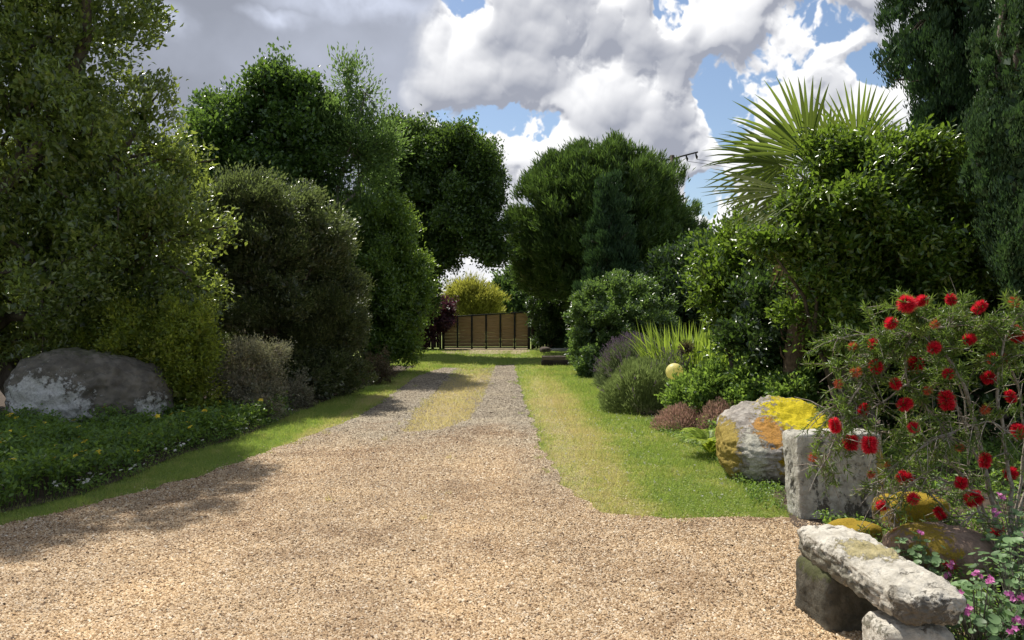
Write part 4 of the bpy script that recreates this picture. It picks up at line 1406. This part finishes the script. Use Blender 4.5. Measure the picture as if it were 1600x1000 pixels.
def build_globe():
    c = at(1054, 581, 12.0)
    t = thing('garden_globe', 'pale yellow ball on a stake among the border plants', 'garden ornament', (c.x, c.y, 0))
    me = bpy.data.meshes.new('ball')
    import bmesh
    bm = bmesh.new()
    bmesh.ops.create_uvsphere(bm, u_segments=32, v_segments=20, radius=.132)
    for v in bm.verts:
        v.co.z += c.z
    bm.to_mesh(me)
    bm.free()
    m, g = new_mat('yellow_ceramic')
    pos = g.n('ShaderNodeTexCoord').outputs['Object']
    p = g.n('ShaderNodeBsdfPrincipled', None, Base_Color=g.mix(g.noise(pos, 14, 4), (.82, .74, .28), (.88, .82, .40)), Roughness=.45)
    tl = g.n('ShaderNodeBsdfTranslucent', None, Color=(.95, .90, .45))
    g.n('ShaderNodeOutputMaterial', None, Surface=g.n('ShaderNodeMixShader', None, i0=.5, i1=p, i2=tl))
    link('ball', me, m, t, True)
    tb = Tubes()
    tb.add([(c.x, c.y, 0), (c.x, c.y, c.z - .13)], [.008, .008], 6)
    tb.add([(c.x, c.y, c.z - .16), (c.x, c.y, c.z - .125)], [.03, .045], 12)
    tb.build('stake', M_FRAME, t)


build_globe()

for i, (px, py, Y, rx, ry, lab) in enumerate([
        (1120, 600, 10.8, 34, 30, 'fresh green leafy bush just right of the yellow globe'),
        (1190, 600, 10.4, 42, 36, 'broad green leafy bush behind the lichen covered boulder'),
        (1240, 610, 9.9, 36, 34, 'shaded green bush touching the trunk of the dark understory'),
        (1075, 618, 11.4, 26, 20, 'low green plant beneath the yellow globe')]):
    tree('border_shrub', lab, 'shrub', at(px, 490 + 1971 / Y, Y).xy.to_3d(), [B(px, py, Y, rx, ry), B(px - rx * .5, py + ry * .5, Y, rx * .7, ry * .6), B(px + rx * .5, py + ry * .6, Y - .1, rx * .7, ry * .6),
         B(px, py + ry * .9, Y - .1, rx, ry * .6)],
         L_HERB, 5200, .055, .030, 110 + i, r0=.015, clump=.09, per=14, lumps=11, tips=.2, multi=5, spread=.08, n_twig=40, group='leafy bushes of the right border', up=.6)
mound('pink_heather', 'low dusty pink flowering cushion at the lawn edge left of the fern', 'flowering plant', (2.32, 10.75), (.40, .32), .34, 4200, .045, .010, L_PINK, 96)
mound('pink_heather', 'paler straw and pink cushion between the yellow globe and the lichen covered boulder', 'flowering plant', (2.72, 10.3), (.30, .32), .46, 3200, .045, .010, L_PINK, 97)


def fern(name, label, c, n, L, seed):
    rng = np.random.default_rng(seed)
    t = thing(name, label, 'fern', (c[0], c[1], 0))
    lv = Leaves()
    for i in range(n):
        a = i / n * 6.28 + rng.uniform(-.3, .3)
        o = np.array([math.cos(a), math.sin(a), 0])
        sd = np.array([-math.sin(a), math.cos(a), 0])
        l = L * rng.uniform(.75, 1.1)
        ts = np.linspace(.08, 1, 22)
        pts = np.array([c[0], c[1], .03]) + np.stack([o * l * .72 * s ** 1.2 + np.array([0, 0, 1]) * l * (.95 * s - .62 * s ** 2.2) for s in ts])
        tg = nrm(np.gradient(pts, axis=0))
        w = l * .16 * np.sin(np.pi * np.clip(ts * .92 + .06, 0, 1)) ** .7 + .008
        for sg in (1, -1):
            lv.add(pts, sd * sg + tg * .35, np.cross(tg, sd), w, w * .26 + .006, rng.random(22), np.zeros(22), 4, .05, .12)
        lv.add(pts[:-1], tg[:-1], np.cross(tg, sd)[:-1], np.linalg.norm(np.diff(pts, axis=0), axis=1) * 1.1, .006, np.zeros(21), np.zeros(21), 4, .1, 0)
    lv.build('foliage', L_FERN, t)


fern('fern', 'bright yellow-green fern against the left side of the lichen covered boulder', (2.20, 8.75), 17, .62, 98)

# lichen boulder
M_LICHEN = rock_mat('lichen_stone', ((.20, .175, .15), (.44, .40, .35)),
                    [((.26, .0, .62), (.42, .55, .36), (.62, .50, .015), 2.0, 1.0), ((-.16, -.26, .52), (.15, .32, .22), (.50, .25, .05), 5.0, .95),
                     ((-.55, -.1, .36), (.15, .5, .42), (.38, .28, .055), 8.0, .95), ((.16, -.52, .26), (.30, .30, .22), (.44, .30, .02), 4.0, 1.0),
                     ((-.34, -.42, .33), (.12, .34, .36), (.54, .52, .42), 6.0, .85)], scale=9, dark_amt=.35, bump=.9)
o = rock('lichen_boulder', (2.60, 7.75, -.03), (1.10, 1.0, .63), math.radians(-8), M_LICHEN, 13, 6, .55, .13, freq=1.6, slope=.42, fine=.4)
tag(o, 'squat boulder covered in bright yellow and orange lichen', 'boulder')

# standing slab
M_SLAB = rock_mat('slab_stone', ((.33, .31, .26), (.56, .54, .47)),
                  [((.34, -.1, .38), (.05, .3, .3), (.45, .33, .05), 6.0, .9)], ((.06, .055, .042), 9, .55), 8, dark_amt=.7, bump=.9)
o = rock('stone_slab', (2.57, 6.28, -.05), (.72, .27, .71), math.radians(7), M_SLAB, 7, 6, .13, .040, freq=1.6, tilt=(0, .13), fine=.7)
tag(o, 'upright squared slab of pale mottled stone at the corner of the lawn', 'stone slab')

# bench
t = thing('stone_bench', 'low rough stone bench, one thick slab on two blocks at the edge of the gravel', 'bench', (1.74, 3.85, 0))
M_BENCH = rock_mat('bench_stone', ((.43, .395, .33), (.61, .57, .49)),
                   [((.02, .0, .45), (.16, .16, .05), (.42, .34, .10), 3.0, .7), ((-.02, -.55, .34), (.15, .10, .08), (.13, .11, .085), 5.0, .85), ((-.17, .1, .29), (.06, .7, .12), (.15, .14, .09), 8.0, .75)],  # mustard on top, darker near end and lower left side
                   ((.13, .115, .09), 10, .60), 11, dark=(.16, .14, .10), dark_amt=.45, bump=.9)
M_BLOCK_SHADED = rock_mat('shaded_block_stone', ((.060, .055, .042), (.12, .11, .085)), [((-.2, .25, .30), (.14, .22, .08), (.09, .10, .03), 4.0, .7)], None, 12)  # far block: stone colour darkened to stand for the shade under the seat
rock('seat', (1.74, 3.83, .275), (.31, 1.14, .165), math.radians(3), M_BENCH, 21, 6, .34, .12, t, freq=1.0, fine=.75)
rock('support', (1.715, 4.12, -.06), (.33, .40, .36), math.radians(5), M_BLOCK_SHADED, 22, 5, .22, .08, t, freq=1.2, fine=.5)
rock('support', (1.74, 3.46, -.04), (.32, .30, .30), math.radians(-6), M_BENCH, 23, 5, .35, .11, t, freq=1.2, fine=.6)

# mossy stones behind the bench
M_MOSS = rock_mat('mossy_stone', ((.11, .085, .06), (.22, .17, .12)), [((-.02, -.05, .26), (.34, .34, .20), (.34, .23, .02), 4.0, 1.0)], None, 12)
tag(rock('mossy_rock', (2.92, 5.75, -.02), (.48, .36, .30), .2, M_MOSS, 31, 5, .5, .12), 'block of stone capped with mustard moss just right of the standing slab', 'rock', 'mossy rocks behind the bench')
M_MOSS2 = rock_mat('brown_moss_stone', ((.16, .11, .08), (.27, .19, .14)), [((-.12, .0, .26), (.16, .3, .14), (.30, .21, .03), 4.0, 1.0)], None, 10)
tag(rock('mossy_rock', (2.60, 4.75, -.03), (.62, .5, .34), -.3, M_MOSS2, 32, 5, .7, .12), 'reddish brown rounded stone with a mossy shoulder under the red flowering shrub', 'rock', 'mossy rocks behind the bench')
tag(rock('mossy_rock', (2.32, 5.35, -.03), (.36, .3, .22), .6, M_MOSS, 33, 4, .6, .14), 'small moss covered stone between the slab and the bench', 'rock', 'mossy rocks behind the bench')

# ------------------------------------------------------------------ bottlebrush
L_BB = leaf_mat('bottlebrush_leaves', (0.065, 0.115, 0.024), (0.111, 0.171, 0.037), (0.225, 0.346, 0.052), .38, .4, .4, (0.157, 0.184, 0.042))
L_RED = leaf_mat('red_filaments', (.62, .012, .030), (.85, .035, .075), (.95, .04, .08), .42, .5, .3)
L_ORANGE = leaf_mat('fading_filaments', (.55, .06, .04), (.62, .20, .07), (.7, .15, .06), .35, .5, .3)


def flower_mesh(name, n, length, rad, seed):
    rng = np.random.default_rng(seed)
    h = rng.uniform(0, 1, n)
    a = rng.uniform(0, 6.28, n)
    P = np.stack([np.cos(a) * .006, np.sin(a) * .006, (h - .5) * length * .8], 1)
    D = np.stack([np.cos(a), np.sin(a), (h - .42) * 1.5 + rng.normal(0, .22, n)], 1)
    lv = Leaves()
    lv.add(P, D, rdir(rng, n), rad * (.50 + .52 * np.sin(np.pi * np.clip(h * .94 + .04, 0, 1)) ** .8) * rng.uniform(.70, 1.12, n), .0034, rng.random(n), np.zeros(n), 4, 0, rng.uniform(-.1, .1))
    V, Lp, C = np.concatenate(lv.V), np.concatenate(lv.Lp), np.concatenate(lv.C)
    return np_mesh(name, V, Lp, C, {'rnd': np.concatenate(lv.R), 'tone': np.concatenate(lv.T)})


def build_bottlebrush():
    rng = np.random.default_rng(120)
    base = at(1562, 490 + 1971 / 5.05, 5.05)
    t = thing('bottlebrush_shrub', 'twiggy arching shrub covered in red brush flowers behind the stone bench', 'shrub', (base.x, base.y, 0))
    tb = Tubes()
    ends = []

    def path(pts, r0, r1, dy=0):
        q = [Vector(at(px, py, 5.1 + (dd if len(p) > 2 else 0) + dy)) for p in pts for px, py, dd in [(p[0], p[1], p[2] if len(p) > 2 else 0)]]
        # smooth and make knobbly
        out = []
        for i in range(len(q) - 1):
            for s in range(5):
                u = s / 5
                p0, p1, p2, p3 = q[max(i - 1, 0)], q[i], q[i + 1], q[min(i + 2, len(q) - 1)]
                c = .5 * ((2 * p1) + (-p0 + p2) * u + (2 * p0 - 5 * p1 + 4 * p2 - p3) * u * u + (-p0 + 3 * p1 - 3 * p2 + p3) * u ** 3)
                out.append(c + Vector(rng.normal(0, .004, 3)))
        out.append(q[-1])
        rr = np.linspace(r0, r1, len(out)) * rng.uniform(.85, 1.2, len(out))
        tb.add(out, rr, 6)
        return out
    P = []
    P.append(path([(1560, 885), (1552, 790), (1530, 690), (1508, 610), (1470, 545), (1432, 522), (1402, 532), (1372, 560), (1345, 600), (1330, 640)], .016, .005))
    P.append(path([(1432, 522), (1460, 512), (1500, 508), (1540, 512), (1570, 520)], .009, .004))
    P.append(path([(1425, 525), (1415, 555), (1418, 598), (1440, 625), (1465, 655), (1480, 680)], .009, .004))
    P.append(path([(1418, 600), (1390, 620), (1360, 640), (1335, 660), (1322, 690)], .007, .003))
    P.append(path([(1556, 880), (1540, 800), (1500, 740), (1450, 690), (1400, 678), (1350, 670)], .012, .003, .1))
    P.append(path([(1575, 880), (1582, 780), (1570, 690), (1560, 600), (1575, 520), (1600, 480)], .014, .004, -.1))
    P.append(path([(1568, 880), (1600, 780), (1640, 680), (1660, 580), (1650, 500)], .013, .004, .1))
    P.append(path([(1565, 800), (1520, 700), (1500, 640), (1480, 600), (1490, 540), (1480, 490)], .009, .003, .15))
    P.append(path([(1590, 690), (1550, 660), (1500, 672), (1450, 690)], .007, .003, -.15))
    P.append(path([(1545, 780), (1500, 760), (1455, 745), (1420, 760), (1400, 800)], .007, .003, -.1))
    P.append(path([(1560, 820), (1530, 800), (1500, 830), (1480, 870)], .006, .003, -.25))
    P.append(path([(1450, 530), (1440, 500), (1420, 480)], .006, .003))
    P.append(path([(1345, 600), (1318, 640), (1290, 640)], .005, .003))
    P.append(path([(1400, 535), (1360, 522), (1310, 528)], .006, .003))
    P.append(path([(1560, 880), (1480, 800), (1440, 740), (1415, 640)], .010, .003, .3))
    P.append(path([(1565, 880), (1520, 760), (1500, 600), (1440, 560)], .010, .003, .45))
    P.append(path([(1570, 880), (1600, 720), (1590, 600), (1540, 530), (1500, 480)], .010, .003, .4))
    P.append(path([(1480, 680), (1440, 700), (1400, 730), (1372, 775)], .006, .003, -.1))
    P.append(path([(1345, 600), (1320, 650), (1300, 700), (1285, 730)], .006, .003, -.05))
    P.append(path([(1500, 640), (1450, 590), (1400, 560), (1350, 555), (1310, 580)], .008, .003, .2))
    P.append(path([(1600, 760), (1640, 620), (1610, 560), (1600, 510)], .008, .003, .3))
    allp = [(p, q[min(i + 1, len(q) - 1)] - q[max(i - 1, 0)]) for q in P for i, p in enumerate(q) if i > len(q) * .3]
    # flowers
    FL = [(1417, 475, 1.15), (1486, 468, .75), (1585, 472, .8), (1461, 506, .7), (1365, 538, .85), (1332, 541, .7), (1460, 543, .85), (1587, 522, 1.15), (1558, 561, 1.1), (1430, 570, 1.1),
          (1369, 573, .95), (1338, 581, .8), (1482, 584, .75), (1415, 632, .95), (1480, 626, 1.15), (1428, 668, .75), (1592, 674, 1.0), (1305, 665, .9), (1330, 692, 1.05), (1359, 695, 1.1),
          (1270, 715, .7), (1388, 726, .55), (1415, 747, 1.05), (1428, 780, .9), (1503, 755, .8), (1522, 780, 1.15), (1470, 803, .8), (1405, 838, .9), (1483, 886, 1.2), (1512, 905, 1.1),
          (1604, 893, 1.1), (1362, 742, .6), (1540, 640, .7), (1625, 560, 1.0), (1640, 640, 1.0), (1500, 700, .6), (1392, 505, .8), (1440, 470, .8), (1530, 480, .9), (1515, 530, .8), (1400, 600, .8), (1350, 640, .8), (1450, 610, .7),
              (1545, 590, .9), (1580, 620, .8), (1380, 790, .8), (1450, 840, .8), (1540, 720, .9), (1580, 740, .9), (1310, 600, .7), (1560, 830, .8)]
    meshes = [flower_mesh('flower', 1100, (.075, .085, .100)[k], (.046, .043, .040)[k], 130 + k) for k in range(3)]
    for m in meshes:
        m.materials.append(L_RED)
    faded = flower_mesh('flower', 260, .07, .044, 140)
    faded.materials.append(L_ORANGE)
    B0 = np.array(BASE[t.name])
    tips = []
    first = {}
    for i, (px, py, s) in enumerate(FL):
        near_ = py > 860
        p = at(px, py, 4.55 if near_ else 5.0 + rng.uniform(-.2, .15))
        bp = min(allp, key=lambda q: (q[0] - p).length)[0]
        fade = s < .72 or i in (2, 5, 11)
        me = faded if fade else meshes[i % 3]
        if me.name not in first:
            o = bpy.data.objects.new('flower', me)
            first[me.name] = o
        else:
            o = first[me.name].copy()
            o.name = 'flower'
        COL.objects.link(o)
        o.parent = t
        ax = (p - bp)
        ax = (ax.normalized() * .5 + Vector(rng.normal(0, .5, 3)) + Vector((0, -.3, .35))).normalized()
        if i in (18, 19):
            ax = Vector((.05, -.1, -1))
        o.rotation_euler = ax.to_track_quat('Z', 'X').to_euler()
        o.location = p - Vector(B0)
        o.scale = (s * 1.06,) * 3
        if fade:
            o['label'] = 'fading orange-red brush flower'
        tb.add([bp, (bp + p) / 2 + Vector(rng.normal(0, .02, 3)), p, p + ax * .06], [.0035, .003, .0025, .0015], 5)
        tips.append((p + ax * .05, ax))
        tips.append((p - ax * .07, ax))
    # twigs with whorls of narrow leaves
    lv = Leaves()
    tw = []
    for k in range(760):
        p, dr = allp[rng.integers(len(allp))]
        d = (dr.normalized() * .5 + Vector(rng.normal(0, .7, 3)) + Vector((0, 0, .25 if p.z > 1.1 else -.1))).normalized()
        l = rng.uniform(.08, .28)
        e = p + d * l + Vector((0, 0, -.03))
        tb.add([p, p + d * l * .5, e], [.0032, .0024, .0012], 4, False)
        if rng.random() < (.42 if p.z < 1.15 else .75):
            tips.append((e, d))
            tips.append((p + d * l * .6, d))
    for p, d in tips:
        n = 16 if p.z < 1.2 else 24
        ax = np.array(tuple(d))
        P_ = np.array(tuple(p)) - ax * rng.uniform(0, .09, (n, 1))
        D = ax * .8 + rdir(rng, n)
        lv.add(P_, D, rdir(rng, n), rng.uniform(.035, .07, n), .0085, rng.random(n), np.full(n, rng.random()), 4, .15, .05)
    tb.build('branches', BARK_PALE, t)
    lv.build('foliage', L_BB, t)


build_bottlebrush()

# ------------------------------------------------------------------ low planting on the right
L_DAISY = leaf_mat('white_petals', (.60, .58, .52), (.75, .73, .68), (.6, .6, .5), .3, .6, .2)
cover('border_undergrowth', 'mixed green undergrowth filling the bed behind the slab and boulder', L_HERB,
      [(2.55, 6.5), (3.4, 6.2), (6.5, 6.0), (6.5, 9.5), (3.1, 10.5), (2.5, 10.6), (2.45, 9.0), (2.9, 8.4), (3.4, 8.2), (3.4, 7.2)], 12000, .34, .05, .026, 151)
cover('bench_undergrowth', 'small leaved greenery growing between the bench and the mossy rocks', L_HERB,
      [(1.98, 3.0), (2.05, 4.6), (2.3, 5.9), (4.3, 5.9), (4.3, 3.0)], 15000, .20, .030, .018, 152)
cover('lawn_edge_herbs', 'strip of small weeds along the foot of the right border', L_HERB,
      [(2.18, 6.3), (2.45, 7.2), (2.5, 9.9), (2.05, 12.0), (1.98, 10.5), (2.2, 9.0), (2.1, 7.3), (1.98, 6.4)], 5000, .09, .028, .016, 153)

cover('lawn_edge_weeds', 'ragged weeds with tiny pale flowers along the edge of the left border', L_HERB,
      [(-5.4, 5.5), (-4.2, 6.02), (-3.70, 6.95), (-3.66, 9.0), (-3.44, 10.2), (-3.40, 12.5), (-3.62, 12.5), (-3.7, 10.2), (-3.9, 9.0), (-3.95, 7.1), (-4.4, 6.3), (-5.4, 5.8)], 5200, .15, .032, .018, 154, 90, L_DAISY)

L_GER = leaf_mat('geranium_leaves', (0.109, 0.192, 0.077), (0.179, 0.275, 0.122), (0.312, 0.480, 0.144), .34, .5, .35, (0.128, 0.218, 0.051))
L_PPET = leaf_mat('pink_petals', (.52, .09, .32), (.66, .24, .50), (.65, .18, .42), .35, .5, .3)


def geranium(c, r, h, n, nf, seed, label):
    """a bushy plant of round scalloped leaves with loose heads of pink flowers"""
    rng = np.random.default_rng(seed)
    t = thing('geranium', label, 'flowering plant', (c[0], c[1], 0), 'pink flowered plants beside the bench')
    verts, lp, cnt, R = [], [], [], []
    k = 0
    tb = Tubes()
    for i in range(n):
        d = rdir(rng, 1)[0]
        d[2] = abs(d[2])
        p = np.array([c[0], c[1], 0]) + d * np.array([r, r, h]) * rng.uniform(.6, 1) + np.array([0, 0, .03])
        nn = nrm(d * .6 + np.array([0, -.15, .8]) + rng.normal(0, .3, 3))
        u = nrm(np.cross(nn, rng.normal(size=3)))
        w = np.cross(nn, u)
        s = rng.uniform(.016, .036)
        ring = 14
        a = np.linspace(.25, 6.03, ring)
        rr = s * (1 + .10 * np.cos(a * 7)) * (1 - .25 * np.exp(-((a - np.pi) / 2.6) ** 8 * 0))
        pts = p + rr[:, None] * (np.cos(a)[:, None] * u + np.sin(a)[:, None] * w) + nn * (s * .22 * (1 + .4 * np.cos(a * 7)))[:, None]
        verts += [p[None], pts]
        for j in range(ring - 1):
            lp += [k, k + 1 + j, k + 2 + j]
            cnt.append(3)
        R += [rng.random()] * (ring - 1)
        k += ring + 1
        if i % 2 == 0:
            tb.add([(c[0] + rng.normal(0, .03), c[1] + rng.normal(0, .03), 0), (p * .6 + np.array([c[0], c[1], 0]) * .4), p], [.003, .0025, .0015], 4, False)
    me = np_mesh('foliage', np.concatenate(verts), lp, cnt, {'rnd': R, 'tone': np.zeros(len(R))}, t)
    link('foliage', me, L_GER, t, True)
    for i in range(nf):
        d = rdir(rng, 1)[0]
        d[2] = abs(d[2]) + .1
        d[1] = -abs(d[1]) * .8
        d = nrm(d)
        p = np.array([c[0], c[1], .03]) + d * np.array([r, r, h]) * 1.06
        fl = Leaves()
        for q in range(rng.integers(3, 9)):
            cc = p + rng.normal(0, .010, 3)
            tl = nrm(d + rdir(rng, 1)[0] * .6 + np.array([0, -.4, .3]))
            u = nrm(np.cross(tl, [.3, .9, .2]))
            w = np.cross(tl, u)
            a = np.arange(5) * 1.2566 + rng.uniform(0, 6)
            D = np.cos(a)[:, None] * u + np.sin(a)[:, None] * w + tl * .25
            fl.add(np.repeat(cc[None], 5, 0), D, np.repeat(tl[None], 5, 0), np.full(5, rng.uniform(.012, .018)), .012, rng.random(5), np.zeros(5), 6, .1, .1)
        fl.build('flower', L_PPET, t)
        tb.add([(c[0], c[1], 0), (p + np.array([c[0], c[1], 0])) / 2, p], [.003, .0025, .002], 4, False)
    tb.build('stems', BARK_GREY, t)
    return t


geranium((2.10, 3.55), .26, .36, 320, 9, 161, 'round leaved plant with pink flowers just right of the near end of the bench')
geranium((2.42, 3.75), .30, .52, 340, 7, 162, 'taller pale green round leaved plant with few pink flowers below the lowest red blooms')
geranium((2.62, 3.35), .28, .40, 260, 7, 163, 'pink flowered plant at the lower right corner of the picture')
geranium((2.35, 4.55), .20, .30, 160, 4, 164, 'small sparse pink flowered plant beside the reddish brown stone')
geranium((2.95, 4.55), .30, .55, 260, 5, 165, 'pink flowered plant growing around the bare stems of the red flowering shrub')


def litter():
    rng = np.random.default_rng(171)
    k = 900
    P = np.concatenate([np.stack([rng.uniform(1.25, 2.1, k), rng.uniform(3.4, 6.1, k)], 1), np.stack([rng.uniform(-4.2, .8, 260), rng.uniform(4, 12, 260)], 1)])
    P = np.concatenate([P, np.stack([rng.uniform(.6, 2.3, 130), rng.uniform(6.3, 14, 130)], 1)])
    m = len(P)
    lv = Leaves()
    lv.add(np.concatenate([P, rng.uniform(.016, .026, (m, 1))], 1), rdir(rng, m) * np.array([1, 1, .15]), np.array([0, 0, 1.0]) + rdir(rng, m) * .35,
           rng.uniform(.012, .030, m), .010, rng.random(m), np.zeros(m), 4, .15, .1)
    o = lv.build('leaf_litter', L_DEAD)
    tag(o, 'dry fallen leaves scattered over the gravel', 'leaf litter', kind='stuff')


litter()


def clover():
    rng = np.random.default_rng(181)
    C = np.stack([rng.uniform(.6, 2.35, 150), rng.uniform(6.3, 13, 150)], 1)
    C = C[~inside(C, np.array(drive_outline)[:, :2])]
    C = np.repeat(C, 7, 0) + rng.normal(0, .004, (len(C) * 7, 2))
    m = len(C)
    lv = Leaves()
    lv.add(np.concatenate([C, rng.uniform(.030, .045, (m, 1))], 1), rdir(rng, m), rdir(rng, m), .013, .009, rng.random(m), np.zeros(m), 4, .1, .1)
    tag(lv.build('clover_flowers', L_DAISY), 'tiny pale clover flowers dotted over the right lawn', 'flowers', kind='stuff')


clover()
